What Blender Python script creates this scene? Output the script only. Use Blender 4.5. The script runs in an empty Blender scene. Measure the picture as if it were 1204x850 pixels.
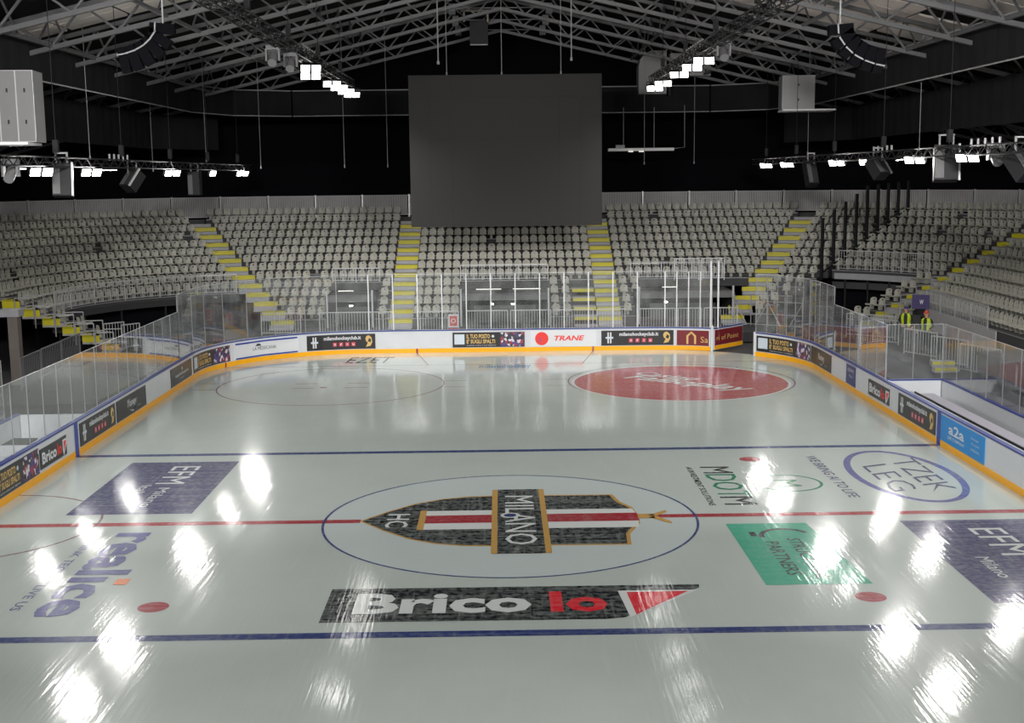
import bpy, bmesh, math, random
from mathutils import Matrix, Vector, Euler
R = math.radians
random.seed(7)
SC = bpy.context.scene
COL = SC.collection
# ------------------------------------------------------------------ camera
cam = bpy.data.objects.new('camera', bpy.data.cameras.new('camera'))
COL.objects.link(cam)
YAW, PITCH, ROLL = 0.0078, 0.1463, -0.0118
_f = Vector((math.sin(YAW) * math.cos(PITCH), math.cos(YAW) * math.cos(PITCH), -math.sin(PITCH)))
_r = Vector((math.cos(YAW), -math.sin(YAW), 0)); _u = _r.cross(_f)
_r2 = math.cos(ROLL) * _r + math.sin(ROLL) * _u
_u2 = -math.sin(ROLL) * _r + math.cos(ROLL) * _u
cam.matrix_world = Matrix(((_r2.x, _u2.x, -_f.x, -0.1451), (_r2.y, _u2.y, -_f.y, -29.6766), (_r2.z, _u2.z, -_f.z, 8.2331), (0, 0, 0, 1)))
cam.data.sensor_width = 36
cam.data.lens = 1483.7 / 1204 * 36
cam.data.clip_start = 0.2; cam.data.clip_end = 300
SC.camera = cam
# ------------------------------------------------------------------ world, exposure
w = bpy.data.worlds.new('arena_dark'); SC.world = w; w.use_nodes = True
w.node_tree.nodes['Background'].inputs[0].default_value = (0.5, 0.55, 0.6, 1)
w.node_tree.nodes['Background'].inputs[1].default_value = 0.004
vs = SC.view_settings
vs.view_transform = 'Standard'; vs.look = 'None'; vs.exposure = 0.0; vs.gamma = 1.0; vs.use_curve_mapping = False
try:
    SC.cycles.transparent_max_bounces = 40
    SC.cycles.max_bounces = 8
    SC.cycles.sample_clamp_indirect = 6
except Exception:
    pass
FLOOD_W = 150.0          # watts per floodlight cluster
LENS_E = 14.0            # what the lamp glass itself shows

# ------------------------------------------------------------------ materials
def mat(name, col, rough=0.6, metal=0.0, spec=0.5, noise=0.0, nscale=3.0, emit=None, estr=0.0):
    m = bpy.data.materials.new(name); m.use_nodes = True
    nt = m.node_tree; b = nt.nodes['Principled BSDF']
    b.inputs['Roughness'].default_value = rough; b.inputs['Metallic'].default_value = metal
    b.inputs['Specular IOR Level'].default_value = spec
    b.inputs['Base Color'].default_value = (*col, 1)
    if noise:
        tc = nt.nodes.new('ShaderNodeTexCoord'); n = nt.nodes.new('ShaderNodeTexNoise')
        n.inputs['Scale'].default_value = nscale; n.inputs['Detail'].default_value = 4
        mx = nt.nodes.new('ShaderNodeMix'); mx.data_type = 'RGBA'
        mx.inputs[6].default_value = (*[c * (1 - noise) for c in col], 1)
        mx.inputs[7].default_value = (*[min(1, c * (1 + noise)) for c in col], 1)
        nt.links.new(tc.outputs['Object'], n.inputs['Vector'])
        nt.links.new(n.outputs['Fac'], mx.inputs[0]); nt.links.new(mx.outputs[2], b.inputs['Base Color'])
    if emit:
        b.inputs['Emission Color'].default_value = (*emit, 1); b.inputs['Emission Strength'].default_value = estr
    return m
def srgb(r, g, b):
    return tuple((c / 255 / 12.92) if c / 255 < 0.04045 else ((c / 255 + 0.055) / 1.055) ** 2.4 for c in (r, g, b))

ICE_COL = (0.435, 0.485, 0.455)
def ice_mat(name, col, wear=0.0):
    """painted ice under one glossy skin: colour worn towards the ice by streaky scratches, roughness and scratch relief shared by all"""
    m = bpy.data.materials.new(name); m.use_nodes = True
    nt = m.node_tree; N = nt.nodes; L = nt.links; b = N['Principled BSDF']
    geo = N.new('ShaderNodeNewGeometry')
    big = N.new('ShaderNodeTexNoise'); big.inputs['Scale'].default_value = 0.35; big.inputs['Detail'].default_value = 5; big.inputs['Roughness'].default_value = 0.6
    L.new(geo.outputs['Position'], big.inputs['Vector'])
    def streak(rot, sx, sy, det=3):
        mp = N.new('ShaderNodeMapping'); mp.inputs['Rotation'].default_value = (0, 0, rot); mp.inputs['Scale'].default_value = (sx, sy, 1)
        t = N.new('ShaderNodeTexNoise'); t.inputs['Scale'].default_value = 1; t.inputs['Detail'].default_value = det
        L.new(geo.outputs['Position'], mp.inputs['Vector']); L.new(mp.outputs['Vector'], t.inputs['Vector']); return t
    s1 = streak(0.05, 7.0, 0.25); s2 = streak(0.9, 5.0, 0.5); s3 = streak(-0.75, 9.0, 0.4); s4 = streak(0.0, 0.3, 9.0, 6)
    fine = N.new('ShaderNodeTexNoise'); fine.inputs['Scale'].default_value = 7; fine.inputs['Detail'].default_value = 8
    L.new(geo.outputs['Position'], fine.inputs['Vector'])
    def math_(op, a, c, clamp=False):
        n = N.new('ShaderNodeMath'); n.operation = op; n.use_clamp = clamp
        for i, v in enumerate((a, c)):
            if isinstance(v, (int, float)): n.inputs[i].default_value = v
            else: L.new(v, n.inputs[i])
        return n.outputs[0]
    def mix(f, a, c):
        n = N.new('ShaderNodeMix'); n.data_type = 'RGBA'
        if isinstance(f, (int, float)): n.inputs[0].default_value = f
        else: L.new(f, n.inputs[0])
        for i, v in ((6, a), (7, c)):
            if isinstance(v, tuple): n.inputs[i].default_value = (*v, 1)
            else: L.new(v, n.inputs[i])
        return n.outputs[2]
    # ice itself: mottled grey green with pale skating scratches
    ice = mix(big.outputs['Fac'], tuple(c * 0.88 for c in ICE_COL), tuple(min(1, c * 1.10) for c in ICE_COL))
    sc1 = math_('MULTIPLY', math_('SUBTRACT', s2.outputs['Fac'], 0.60), 3.0, True)
    sc2 = math_('MULTIPLY', math_('SUBTRACT', s3.outputs['Fac'], 0.60), 3.0, True)
    scr = math_('MAXIMUM', sc1, sc2)
    ice = mix(math_('MULTIPLY', scr, 0.34), ice, (0.55, 0.57, 0.56))
    if wear >= 0 and col is not None:
        wr = math_('ADD', math_('MULTIPLY', fine.outputs['Fac'], 0.55), math_('MULTIPLY', s4.outputs['Fac'], 0.45))
        wr = math_('MULTIPLY', math_('SUBTRACT', wr, 0.44), 2.6, True)
        wr = math_('ADD', math_('MULTIPLY', wr, wear), math_('MULTIPLY', scr, wear * 0.7), True)
        base = mix(wr, tuple(col), ice)
    else:
        base = ice
    L.new(base, b.inputs['Base Color'])
    ro = math_('ADD', math_('MULTIPLY', math_('SUBTRACT', s1.outputs['Fac'], 0.5), 0.10), math_('ADD', math_('MULTIPLY', scr, 0.09), 0.085))
    L.new(ro, b.inputs['Roughness'])
    b.inputs['IOR'].default_value = 1.38
    b.inputs['Coat Weight'].default_value = 0.35; b.inputs['Coat Roughness'].default_value = 0.34; b.inputs['Coat IOR'].default_value = 1.3
    bp = N.new('ShaderNodeBump'); bp.inputs['Strength'].default_value = 0.08; bp.inputs['Distance'].default_value = 0.02
    b1 = streak(0.95, 16.0, 0.7, 2); b2 = streak(-0.95, 16.0, 0.7, 2); b3 = streak(0.35, 11.0, 0.5, 2); b4 = streak(-0.4, 11.0, 0.5, 2)
    h = math_('ADD', math_('ADD', b1.outputs['Fac'], b2.outputs['Fac']), math_('ADD', b3.outputs['Fac'], b4.outputs['Fac']))
    L.new(h, bp.inputs['Height']); L.new(bp.outputs['Normal'], b.inputs['Normal'])
    return m

M = {}
M['ice'] = ice_mat('ice', None)
M['ice_white'] = ice_mat('ice_white', (0.46, 0.52, 0.515), 0.3)
M['ice_text_white'] = ice_mat('ice_text_white', (0.60, 0.63, 0.62), 0.2)
M['ice_blue'] = ice_mat('ice_blue', srgb(36, 52, 108), 0.4)
M['ice_red'] = ice_mat('ice_red', srgb(150, 28, 42), 0.4)
M['ice_black'] = ice_mat('ice_black', srgb(28, 32, 35), 0.68)
M['ice_faint_red'] = ice_mat('ice_faint_red', srgb(112, 62, 66), 0.6)
M['ice_navy'] = ice_mat('ice_navy', srgb(58, 56, 98), 0.55)
M['ice_green'] = ice_mat('ice_green', srgb(62, 160, 132), 0.25)
M['ice_dgreen'] = ice_mat('ice_dgreen', srgb(30, 120, 84), 0.3)
M['ice_discred'] = ice_mat('ice_discred', srgb(160, 30, 46), 0.5)
M['ice_bricored'] = ice_mat('ice_bricored', srgb(205, 34, 48), 0.35)
M['ice_gold'] = ice_mat('ice_gold', srgb(182, 142, 72), 0.25)
M['ice_purple'] = ice_mat('ice_purple', srgb(82, 84, 140), 0.4)
M['ice_orange'] = ice_mat('ice_orange', srgb(228, 132, 80), 0.35)
M['ice_sky'] = ice_mat('ice_sky', srgb(70, 125, 165), 0.75)
M['ice_charcoal'] = ice_mat('ice_charcoal', srgb(44, 44, 48), 0.3)
M['concrete'] = mat('concrete', (0.035, 0.035, 0.038), 0.8, noise=0.3, nscale=0.8)
M['black_cloth'] = mat('black_cloth', (0.020, 0.020, 0.0225), 0.95, spec=0.1, noise=0.3, nscale=0.6)
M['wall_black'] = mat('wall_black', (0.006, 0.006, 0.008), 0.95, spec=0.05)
M['black_metal'] = mat('black_metal', (0.012, 0.012, 0.014), 0.55, spec=0.3)
M['deck_dark'] = mat('deck_dark', (0.012, 0.012, 0.013), 0.9, spec=0.1)
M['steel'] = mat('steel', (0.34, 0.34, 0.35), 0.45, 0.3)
M['truss_grey'] = mat('truss_grey', (0.115, 0.115, 0.12), 0.5, 0.2)
M['galv'] = mat('galv', (0.50, 0.51, 0.52), 0.4, 0.4, noise=0.12, nscale=6)
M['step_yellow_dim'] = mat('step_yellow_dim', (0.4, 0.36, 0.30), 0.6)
M['post_grey'] = mat('post_grey', (0.33, 0.34, 0.35), 0.4, 0.3)
M['steel_shaded'] = mat('steel_shaded', (0.16, 0.16, 0.17), 0.5, 0.2)  # steel darkened to put shade into the left walkway barriers
M['alu'] = mat('alu', (0.60, 0.62, 0.64), 0.35, 0.5)
M['panel_grey'] = mat('panel_grey', (0.40, 0.385, 0.395), 0.7, noise=0.12, nscale=1.5)
M['duct_grey'] = mat('duct_grey', (0.30, 0.295, 0.30), 0.5, noise=0.08, nscale=1.2)
M['duct_overlit_dark'] = mat('duct_overlit_dark', (0.15, 0.147, 0.15), 0.55, noise=0.08, nscale=1.2)  # duct_grey darkened to offset the strong fill light on the left duct
M['plank_white'] = mat('plank_white', (0.75, 0.75, 0.76), 0.5)
M['roof_panel'] = mat('roof_panel', (0.80, 0.73, 0.68), 0.8, noise=0.2, nscale=1.0)
M['board_white'] = mat('board_white', (0.60, 0.62, 0.65), 0.25, noise=0.05, nscale=2)
M['board_yellow'] = mat('board_yellow', srgb(244, 172, 10), 0.3)
M['board_blue'] = mat('board_blue', srgb(34, 58, 150), 0.3)
M['rail_blue'] = mat('rail_blue', srgb(40, 56, 132), 0.35)
M['seat'] = mat('seat', (0.37, 0.362, 0.312), 0.45, noise=0.06, nscale=0.9)
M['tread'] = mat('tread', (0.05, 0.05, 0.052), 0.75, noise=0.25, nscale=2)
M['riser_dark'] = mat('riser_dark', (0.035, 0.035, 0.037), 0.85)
M['step_grey'] = mat('step_grey', (0.34, 0.34, 0.36), 0.6, noise=0.15, nscale=4)
M['step_yellow'] = mat('step_yellow', srgb(196, 186, 30), 0.5)
M['screen_off'] = mat('screen_off', (0.021, 0.0205, 0.020), 0.75, spec=0.3, noise=0.05, nscale=0.4)
M['ad_black'] = mat('ad_black', srgb(36, 35, 37), 0.3)
M['ad_maroon'] = mat('ad_maroon', srgb(112, 32, 40), 0.3)
M['ad_white'] = mat('ad_white', (0.64, 0.655, 0.68), 0.3)
M['ad_gold'] = mat('ad_gold', srgb(206, 172, 104), 0.4)
M['ad_red'] = mat('ad_red', srgb(222, 52, 44), 0.35)
M['ad_pink'] = mat('ad_pink', srgb(196, 60, 80), 0.35)
M['ad_sky'] = mat('ad_sky', srgb(12, 132, 205), 0.35)
M['ad_navy'] = mat('ad_navy', srgb(40, 48, 110), 0.35)
M['ad_pale'] = mat('ad_pale', srgb(196, 206, 216), 0.4)
M['sign_red'] = mat('sign_red', srgb(200, 70, 60), 0.5)
M['purple'] = mat('purple', srgb(52, 40, 92), 0.6)
M['hivis'] = mat('hivis', srgb(190, 214, 30), 0.6)
M['cloth_black'] = mat('cloth_black', (0.02, 0.02, 0.022), 0.8)
M['skin'] = mat('skin', srgb(198, 150, 122), 0.5)
M['hair'] = mat('hair', srgb(40, 30, 26), 0.7)
M['cap_red'] = mat('cap_red', srgb(186, 62, 44), 0.6)
M['cap_blue'] = mat('cap_blue', srgb(40, 52, 110), 0.6)
M['lens'] = mat('lens', (0.9, 0.9, 0.9), 0.3, emit=(1.0, 0.97, 0.93), estr=LENS_E)
M['tube_light'] = mat('tube_light', (0.9, 0.9, 0.9), 0.3, emit=(1.0, 0.93, 0.85), estr=0.9)
M['small_light'] = mat('small_light', (0.9, 0.9, 0.9), 0.3, emit=(1.0, 0.97, 0.92), estr=1.2)
M['wood_bench'] = mat('wood_bench', (0.36, 0.345, 0.40), 0.5)
M['cloth_dim'] = mat('cloth_dim', (0.07, 0.07, 0.075), 0.8)
M['lintel_grey'] = mat('lintel_grey', (0.13, 0.13, 0.135), 0.6)
M['brown_grey'] = mat('brown_grey', (0.16, 0.14, 0.125), 0.8, noise=0.2)

def glass():
    m = bpy.data.materials.new('clear_sheet'); m.use_nodes = True
    nt = m.node_tree; nt.nodes.clear(); N = nt.nodes; L = nt.links
    out = N.new('ShaderNodeOutputMaterial'); tr = N.new('ShaderNodeBsdfTransparent'); gl = N.new('ShaderNodeBsdfGlossy')
    tr.inputs[0].default_value = (0.955, 0.965, 0.965, 1)
    gl.inputs['Roughness'].default_value = 0.04; gl.inputs['Color'].default_value = (1, 1, 1, 1)
    df = N.new('ShaderNodeBsdfDiffuse'); df.inputs[0].default_value = (0.75, 0.77, 0.77, 1)
    fr = N.new('ShaderNodeFresnel'); gb = N.new('ShaderNodeNewGeometry'); mi = N.new('ShaderNodeMix'); mi.inputs[2].default_value = 1.55; mi.inputs[3].default_value = 1 / 1.55
    L.new(gb.outputs['Backfacing'], mi.inputs[0]); L.new(mi.outputs[0], fr.inputs['IOR'])
    m1 = N.new('ShaderNodeMixShader'); m1.inputs[0].default_value = 0.045
    tc = N.new('ShaderNodeNewGeometry'); n = N.new('ShaderNodeTexNoise'); n.inputs['Scale'].default_value = 1.6; n.inputs['Detail'].default_value = 6
    mr = N.new('ShaderNodeMapRange'); mr.inputs[1].default_value = 0.35; mr.inputs[2].default_value = 0.75; mr.inputs[3].default_value = 0.02; mr.inputs[4].default_value = 0.09
    L.new(tc.outputs['Position'], n.inputs['Vector']); L.new(n.outputs['Fac'], mr.inputs[0]); L.new(mr.outputs[0], m1.inputs[0])
    m2 = N.new('ShaderNodeMixShader')
    L.new(tr.outputs[0], m1.inputs[1]); L.new(df.outputs[0], m1.inputs[2])
    L.new(fr.outputs[0], m2.inputs[0]); L.new(m1.outputs[0], m2.inputs[1]); L.new(gl.outputs[0], m2.inputs[2]); L.new(m2.outputs[0], out.inputs[0])
    return m
M['glass'] = glass()
def photo_print():
    """flat print: a crowd of red, white and violet shirts on black"""
    m = bpy.data.materials.new('poster_print'); m.use_nodes = True
    nt = m.node_tree; N = nt.nodes; L = nt.links; b = N['Principled BSDF']
    g = N.new('ShaderNodeNewGeometry'); v = N.new('ShaderNodeTexVoronoi'); v.inputs['Scale'].default_value = 9.0
    mp = N.new('ShaderNodeMapping'); mp.inputs['Scale'].default_value = (1, 1, 0.8)
    L.new(g.outputs['Position'], mp.inputs['Vector']); L.new(mp.outputs['Vector'], v.inputs['Vector'])
    r = N.new('ShaderNodeValToRGB'); r.color_ramp.interpolation = 'CONSTANT'
    cs = [(0, (0.02, 0.02, 0.03)), (0.22, srgb(150, 50, 60)), (0.36, (0.03, 0.03, 0.05)), (0.5, srgb(200, 196, 205)), (0.62, srgb(74, 60, 120)), (0.76, (0.04, 0.03, 0.05)), (0.84, srgb(214, 212, 220))]
    el = r.color_ramp.elements; el[0].position = 0; el[0].color = (*cs[0][1], 1); el[1].position = cs[1][0]; el[1].color = (*cs[1][1], 1)
    for p_, c_ in cs[2:]:
        e = el.new(p_); e.color = (*c_, 1)
    L.new(v.outputs['Color'], r.inputs['Fac']); L.new(r.outputs['Color'], b.inputs['Base Color']); b.inputs['Roughness'].default_value = 0.4
    return m
M['poster'] = photo_print()

# ------------------------------------------------------------------ mesh helpers
ORG = {}
def tag(o, label=None, cat=None, group=None, kind=None):
    if label: o['label'] = label
    if cat: o['category'] = cat
    if group: o['group'] = group
    if kind: o['kind'] = kind
    return o
def empty(name, loc=(0, 0, 0), rz=0.0):
    o = bpy.data.objects.new(name, None); COL.objects.link(o)
    o.location = loc; o.rotation_euler = (0, 0, rz); o.empty_display_size = 0.3
    ORG[o.name] = Vector(loc)
    return o
def thing(name, label, cat, loc=(0, 0, 0), group=None, rz=0.0):
    return tag(empty(name, loc, rz), label, cat, group)
class MB:
    def __init__(s): s.v = []; s.f = []
    def add(s, vs, fs):
        n = len(s.v); s.v += [tuple(p) for p in vs]; s.f += [tuple(i + n for i in f) for f in fs]; return s
    def box(s, c, d, rz=0.0, mtx=None):
        pts = [Vector((x * d[0] / 2, y * d[1] / 2, z * d[2] / 2)) for x in (-1, 1) for y in (-1, 1) for z in (-1, 1)]
        if mtx is not None: pts = [mtx @ p for p in pts]
        elif rz: pts = [Matrix.Rotation(rz, 3, 'Z') @ p for p in pts]
        c = Vector(c)
        return s.add([p + c for p in pts], [(0, 1, 3, 2), (4, 6, 7, 5), (0, 4, 5, 1), (2, 3, 7, 6), (0, 2, 6, 4), (1, 5, 7, 3)])
    def bar(s, a, b, w_, h=None, up=(0, 0, 1)):
        a, b = Vector(a), Vector(b); d = b - a
        if d.length < 1e-6: return s
        z = d.normalized(); u = Vector(up)
        if abs(z.dot(u)) > 0.98: u = Vector((1, 0, 0))
        x = u.cross(z).normalized(); y = z.cross(x); h = h or w_
        q = [x * sx * w_ / 2 + y * sy * h / 2 for sx, sy in ((-1, -1), (1, -1), (1, 1), (-1, 1))]
        return s.add([a + k for k in q] + [b + k for k in q], [(3, 2, 1, 0), (4, 5, 6, 7)] + [(i, (i + 1) % 4, (i + 1) % 4 + 4, i + 4) for i in range(4)])
    def tube(s, pts, r, n=6, cap=True):
        pts = [Vector(p) for p in pts]; base = len(s.v); rings = []
        pu = None
        for i, p in enumerate(pts):
            d = (pts[min(i + 1, len(pts) - 1)] - pts[max(i - 1, 0)]).normalized()
            u = Vector((0, 0, 1)) if pu is None else pu
            if abs(d.dot(u)) > 0.95: u = Vector((1, 0, 0)) if abs(d.x) < 0.9 else Vector((0, 1, 0))
            x = u.cross(d).normalized(); y = d.cross(x)
            rings.append([p + (x * math.cos(2 * math.pi * k / n) + y * math.sin(2 * math.pi * k / n)) * r for k in range(n)])
        vs_ = [q for g in rings for q in g]; fs = []
        for i in range(len(pts) - 1):
            for k in range(n):
                fs.append((i * n + k, i * n + (k + 1) % n, (i + 1) * n + (k + 1) % n, (i + 1) * n + k))
        if cap: fs += [tuple(reversed(range(n))), tuple(range((len(pts) - 1) * n, len(pts) * n))]
        return s.add(vs_, fs)
    def poly(s, pts, z0, z1=None):
        """flat polygon (or prism) in plan"""
        n = len(pts)
        if z1 is None: return s.add([(p[0], p[1], z0) for p in pts], [tuple(range(n))])
        return s.add([(p[0], p[1], z0) for p in pts] + [(p[0], p[1], z1) for p in pts], [tuple(reversed(range(n))), tuple(range(n, 2 * n))] + [(i, (i + 1) % n, n + (i + 1) % n, n + i) for i in range(n)])
    def ring(s, c, r0, r1, z, n=96, a0=0.0, a1=2 * math.pi):
        vs_ = []; fs = []
        full = abs(a1 - a0 - 2 * math.pi) < 1e-6; m = n if full else n + 1
        for i in range(m):
            a = a0 + (a1 - a0) * i / n
            vs_ += [(c[0] + r0 * math.cos(a), c[1] + r0 * math.sin(a), z), (c[0] + r1 * math.cos(a), c[1] + r1 * math.sin(a), z)]
        for i in range(n):
            j = (i + 1) % m; fs.append((2 * i, 2 * i + 1, 2 * j + 1, 2 * j))
        return s.add(vs_, fs)
    def sweep(s, path, prof, closed=True):
        """path: [(x,y,nx,ny)] with outward normals; prof: [(offset outwards, z)] closed polygon"""
        m = len(prof); vs_ = [(x + nx * o, y + ny * o, z) for x, y, nx, ny in path for o, z in prof]; fs = []
        for i in range(len(path) - 1):
            for k in range(m if closed else m - 1):
                k2 = (k + 1) % m; fs.append((i * m + k, i * m + k2, (i + 1) * m + k2, (i + 1) * m + k))
        if closed: fs += [tuple(range(m)), tuple(reversed(range((len(path) - 1) * m, len(path) * m)))]
        return s.add(vs_, fs)
    def mesh(s, name, m=None, org=(0, 0, 0), smooth=False):
        me = bpy.data.meshes.new(name); o = Vector(org)
        me.from_pydata([(p[0] - o.x, p[1] - o.y, p[2] - o.z) for p in s.v], [], s.f)
        bm = bmesh.new(); bm.from_mesh(me); bmesh.ops.recalc_face_normals(bm, faces=bm.faces); bm.to_mesh(me); bm.free()
        if smooth: me.polygons.foreach_set('use_smooth', [True] * len(me.polygons))
        if m is not None: me.materials.append(m)
        me.update(); return me
    def build(s, name, m, parent=None, smooth=False, kind=None, org=None):
        po = ORG.get(parent.name, Vector()) if parent is not None else Vector(org or (0, 0, 0))
        o = bpy.data.objects.new(name, s.mesh(name, m, po, smooth)); COL.objects.link(o)
        if parent is not None: o.parent = parent; ORG[o.name] = po
        else: o.location = po; ORG[o.name] = po
        if kind: o['kind'] = kind
        return o
def copy_tree(o, parent=None):
    c = o.copy(); COL.objects.link(c); c.parent = parent; ORG[c.name] = ORG.get(o.name, Vector())
    for ch in list(o.children): copy_tree(ch, c)
    return c
def flat_up(name, pts, z, m, parent, th=0.0):
    mb = MB(); mb.poly(pts, z); o = mb.build(name, m, parent)
    me = o.data
    if me.polygons[0].normal.z < 0: me.flip_normals()
    return o
_TXT = {}
def text_mesh(body, bold, shear):
    key = (body, bold, shear)
    if key in _TXT: return _TXT[key]
    cu = bpy.data.curves.new('lettering', 'FONT'); cu.body = body; cu.size = 1; cu.offset = bold; cu.shear = shear; cu.resolution_u = 2
    ob = bpy.data.objects.new('lettering', cu); COL.objects.link(ob)
    bpy.context.view_layer.update()
    dg = bpy.context.evaluated_depsgraph_get()
    me = bpy.data.meshes.new_from_object(ob.evaluated_get(dg)); vs_ = [v.co.copy() for v in me.vertices]; fs = [tuple(p.vertices) for p in me.polygons]
    bpy.data.objects.remove(ob); bpy.data.curves.remove(cu); bpy.data.meshes.remove(me)
    x0 = min(v.x for v in vs_); x1 = max(v.x for v in vs_); y0 = min(v.y for v in vs_); y1 = max(v.y for v in vs_)
    _TXT[key] = ([((v.x - x0) / (x1 - x0), (v.y - y0) / (y1 - y0)) for v in vs_], fs); return _TXT[key]
def text(name, body, O, U, V, m, parent, bold=0.0, shear=0.0):
    """lettering fitted to the box O, O+U (reading direction), O+V (letter height)"""
    vs_, fs = text_mesh(body, bold, shear); O, U, V = Vector(O), Vector(U), Vector(V)
    mb = MB(); mb.add([O + U * a + V * b for a, b in vs_], fs)
    o = bpy.data.objects.new(name, None); bpy.data.objects.remove(o)
    po = ORG.get(parent.name, Vector())
    me = bpy.data.meshes.new(name); me.from_pydata([tuple(Vector(p) - po) for p in mb.v], [], mb.f); me.materials.append(m)
    if me.polygons and me.polygons[0].normal.dot(U.cross(V)) < 0: me.flip_normals()
    o = bpy.data.objects.new(name, me); COL.objects.link(o); o.parent = parent; ORG[o.name] = po
    return o
ORD = ['first', 'second', 'third', 'fourth', 'fifth', 'sixth', 'seventh', 'eighth', 'ninth', 'tenth', 'eleventh', 'twelfth', 'thirteenth', 'fourteenth', 'fifteenth', 'sixteenth', 'seventeenth', 'eighteenth', 'nineteenth', 'twentieth']
def ordinal(n):
    if n <= 20: return ORD[n - 1]
    if n % 10 == 0: return {30: 'thirtieth', 40: 'fortieth', 50: 'fiftieth'}.get(n, str(n) + 'th')
    return {2: 'twenty', 3: 'thirty', 4: 'forty', 5: 'fifty'}[n // 10] + '-' + ORD[n % 10 - 1]

# ================================================================== structure
fl = MB(); fl.box((0, 12, -0.16), (84, 96, 0.2)); tag(fl.build('floor', M['concrete']), kind='structure')
for nm, c, d in (('wall_back', (0, 57, 9), (84, 0.4, 18.5)), ('wall_left', (-40, 12, 9), (0.4, 92, 18.5)), ('wall_right', (40, 12, 9), (0.4, 92, 18.5)), ('wall_front', (0, -36, 9), (84, 0.4, 18.5))):
    tag(MB().box(c, d).build(nm, M['wall_black']), kind='structure')
SL = 0.234
RIDGE = 18.35
ce = MB()
for s in (-1, 1):
    ce.add([(0, -36, RIDGE), (s * 42, -36, RIDGE - 42 * SL), (s * 42, 58, RIDGE - 42 * SL), (0, 58, RIDGE),
            (0, -36, RIDGE + 0.2), (s * 42, -36, RIDGE + 0.2 - 42 * SL), (s * 42, 58, RIDGE + 0.2 - 42 * SL), (0, 58, RIDGE + 0.2)],
           [(0, 1, 2, 3), (4, 7, 6, 5), (0, 4, 5, 1), (1, 5, 6, 2), (2, 6, 7, 3), (0, 3, 7, 4)])
ceiling = tag(ce.build('ceiling', M['deck_dark']), kind='structure')
ang = math.atan(SL)
def roof_panel(x, y, wx, wy):
    s = 1 if x > 0 else -1
    m3 = Matrix.Rotation(s * ang, 3, 'Y')
    MB().box((x, y, RIDGE - abs(x) * SL - 0.06), (wx - 0.07, wy - 0.07, 0.09), mtx=m3).build('roof_panel', M['roof_panel'], ceiling)
for iy in range(2):
    for ix in range(4):
        roof_panel(-11.2 - ix * 2.45, 19.9 + iy * 1.75, 2.4, 1.7)
for iy in range(8):
    for ix in range(5):
        if iy in (3, 7) and ix % 2: continue
        roof_panel(10.4 + ix * 2.45, 15.2 + iy * 1.9, 2.4, 1.85)

# ================================================================== rink paths
def rink_path(part):
    """list of (x,y,nx,ny), outward normals"""
    pts = []
    if part in ('left',):
        y = -12.0
        while y < 22.79: pts.append((-13, y, -1, 0)); y += 1.16
        c, r = (-6.4, 22.8), 6.6
        for i in range(0, 15):
            a = R(180 - 90 * i / 14); pts.append((c[0] + r * math.cos(a), c[1] + r * math.sin(a), math.cos(a), math.sin(a)))
        x = -6.4 + 1.15
        while x < 6.9: pts.append((x, 29.4, 0, 1)); x += 1.15
        c, r = (7.0, 23.4), 6.0
        for i in range(1, 6):
            a = R(90 - 26.0 * i / 5); pts.append((c[0] + r * math.cos(a), c[1] + r * math.sin(a), math.cos(a), math.sin(a)))
    else:
        c, r = (6.6, 22.6), 6.45
        for i in range(0, 9):
            a = R(43 - 43 * i / 8); pts.append((c[0] + r * math.cos(a), c[1] + r * math.sin(a), math.cos(a), math.sin(a)))
        y = 22.6 - 1.16
        while y > -12: pts.append((13.05, y, 1, 0)); y -= 1.16
    return pts
PL, PR = rink_path('left'), rink_path('right')
# ice sheet: full rounded rectangle
icepts = []
for cx, cy, a0 in ((6.4, 22.8, 0), (-6.4, 22.8, 90), (-6.4, -22.8, 180), (6.4, -22.8, 270)):
    for i in range(13):
        a = R(a0 + 90 * i / 12); icepts.append((cx + 6.7 * math.cos(a), cy + 6.7 * math.sin(a)))
ice = tag(MB().poly(icepts, -0.055, 0.0).build('ice_sheet', M['ice']), 'pale grey green skating ice with painted lines and scratches', 'ice rink', kind='structure')
def strip(name, x0, x1, y0, y1, m, z=0.003): flat_up(name, [(x0, y0), (x1, y0), (x1, y1), (x0, y1)], z, m, ice)
def iring(name, c, r, w_, m, z=0.003, a0=0.0, a1=2 * math.pi): MB().ring(c, r - w_ / 2, r + w_ / 2, z, a0=a0, a1=a1).build(name, m, ice)
def disc(name, c, r, m, z=0.002, parent=None, n=64): return flat_up(name, [(c[0] + r * math.cos(2 * math.pi * i / n), c[1] + r * math.sin(2 * math.pi * i / n)) for i in range(n)], z, m, parent or ice)
disc('circle_field', (0, 0), 4.47, M['ice_white'], 0.0012)
strip('blue_line', -13, 13, 7.54, 7.84, M['ice_blue']); strip('blue_line', -13, 13, -7.84, -7.54, M['ice_blue'])
strip('centre_line', -13, -3.62, -0.15, 0.15, M['ice_red']); strip('centre_line', 3.05, 13, -0.15 + 0.1, 0.15 + 0.1, M['ice_red'])
strip('goal_line', -12.4, 12.4, 25.38, 25.43, M['ice_faint_red'])
iring('centre_circle', (0, 0), 4.5, 0.06, M['ice_blue'], 0.004)
iring('faceoff_circle', (-7, 20.3), 4.5, 0.06, M['ice_faint_red']); iring('faceoff_circle', (7, 20.3), 4.5, 0.06, M['ice_faint_red'])
iring('referee_crease', (-13, 0), 3.0, 0.06, M['ice_faint_red'], a0=-math.pi / 2, a1=math.pi / 2)
for c in ((-7, -6), (7, -6), (7, 6.1)): disc('faceoff_spot', c, 0.3, M['ice_red'], 0.003)
disc('faceoff_spot', (-7.25, 19.75), 0.14, M['ice_faint_red'], 0.003)
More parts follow.
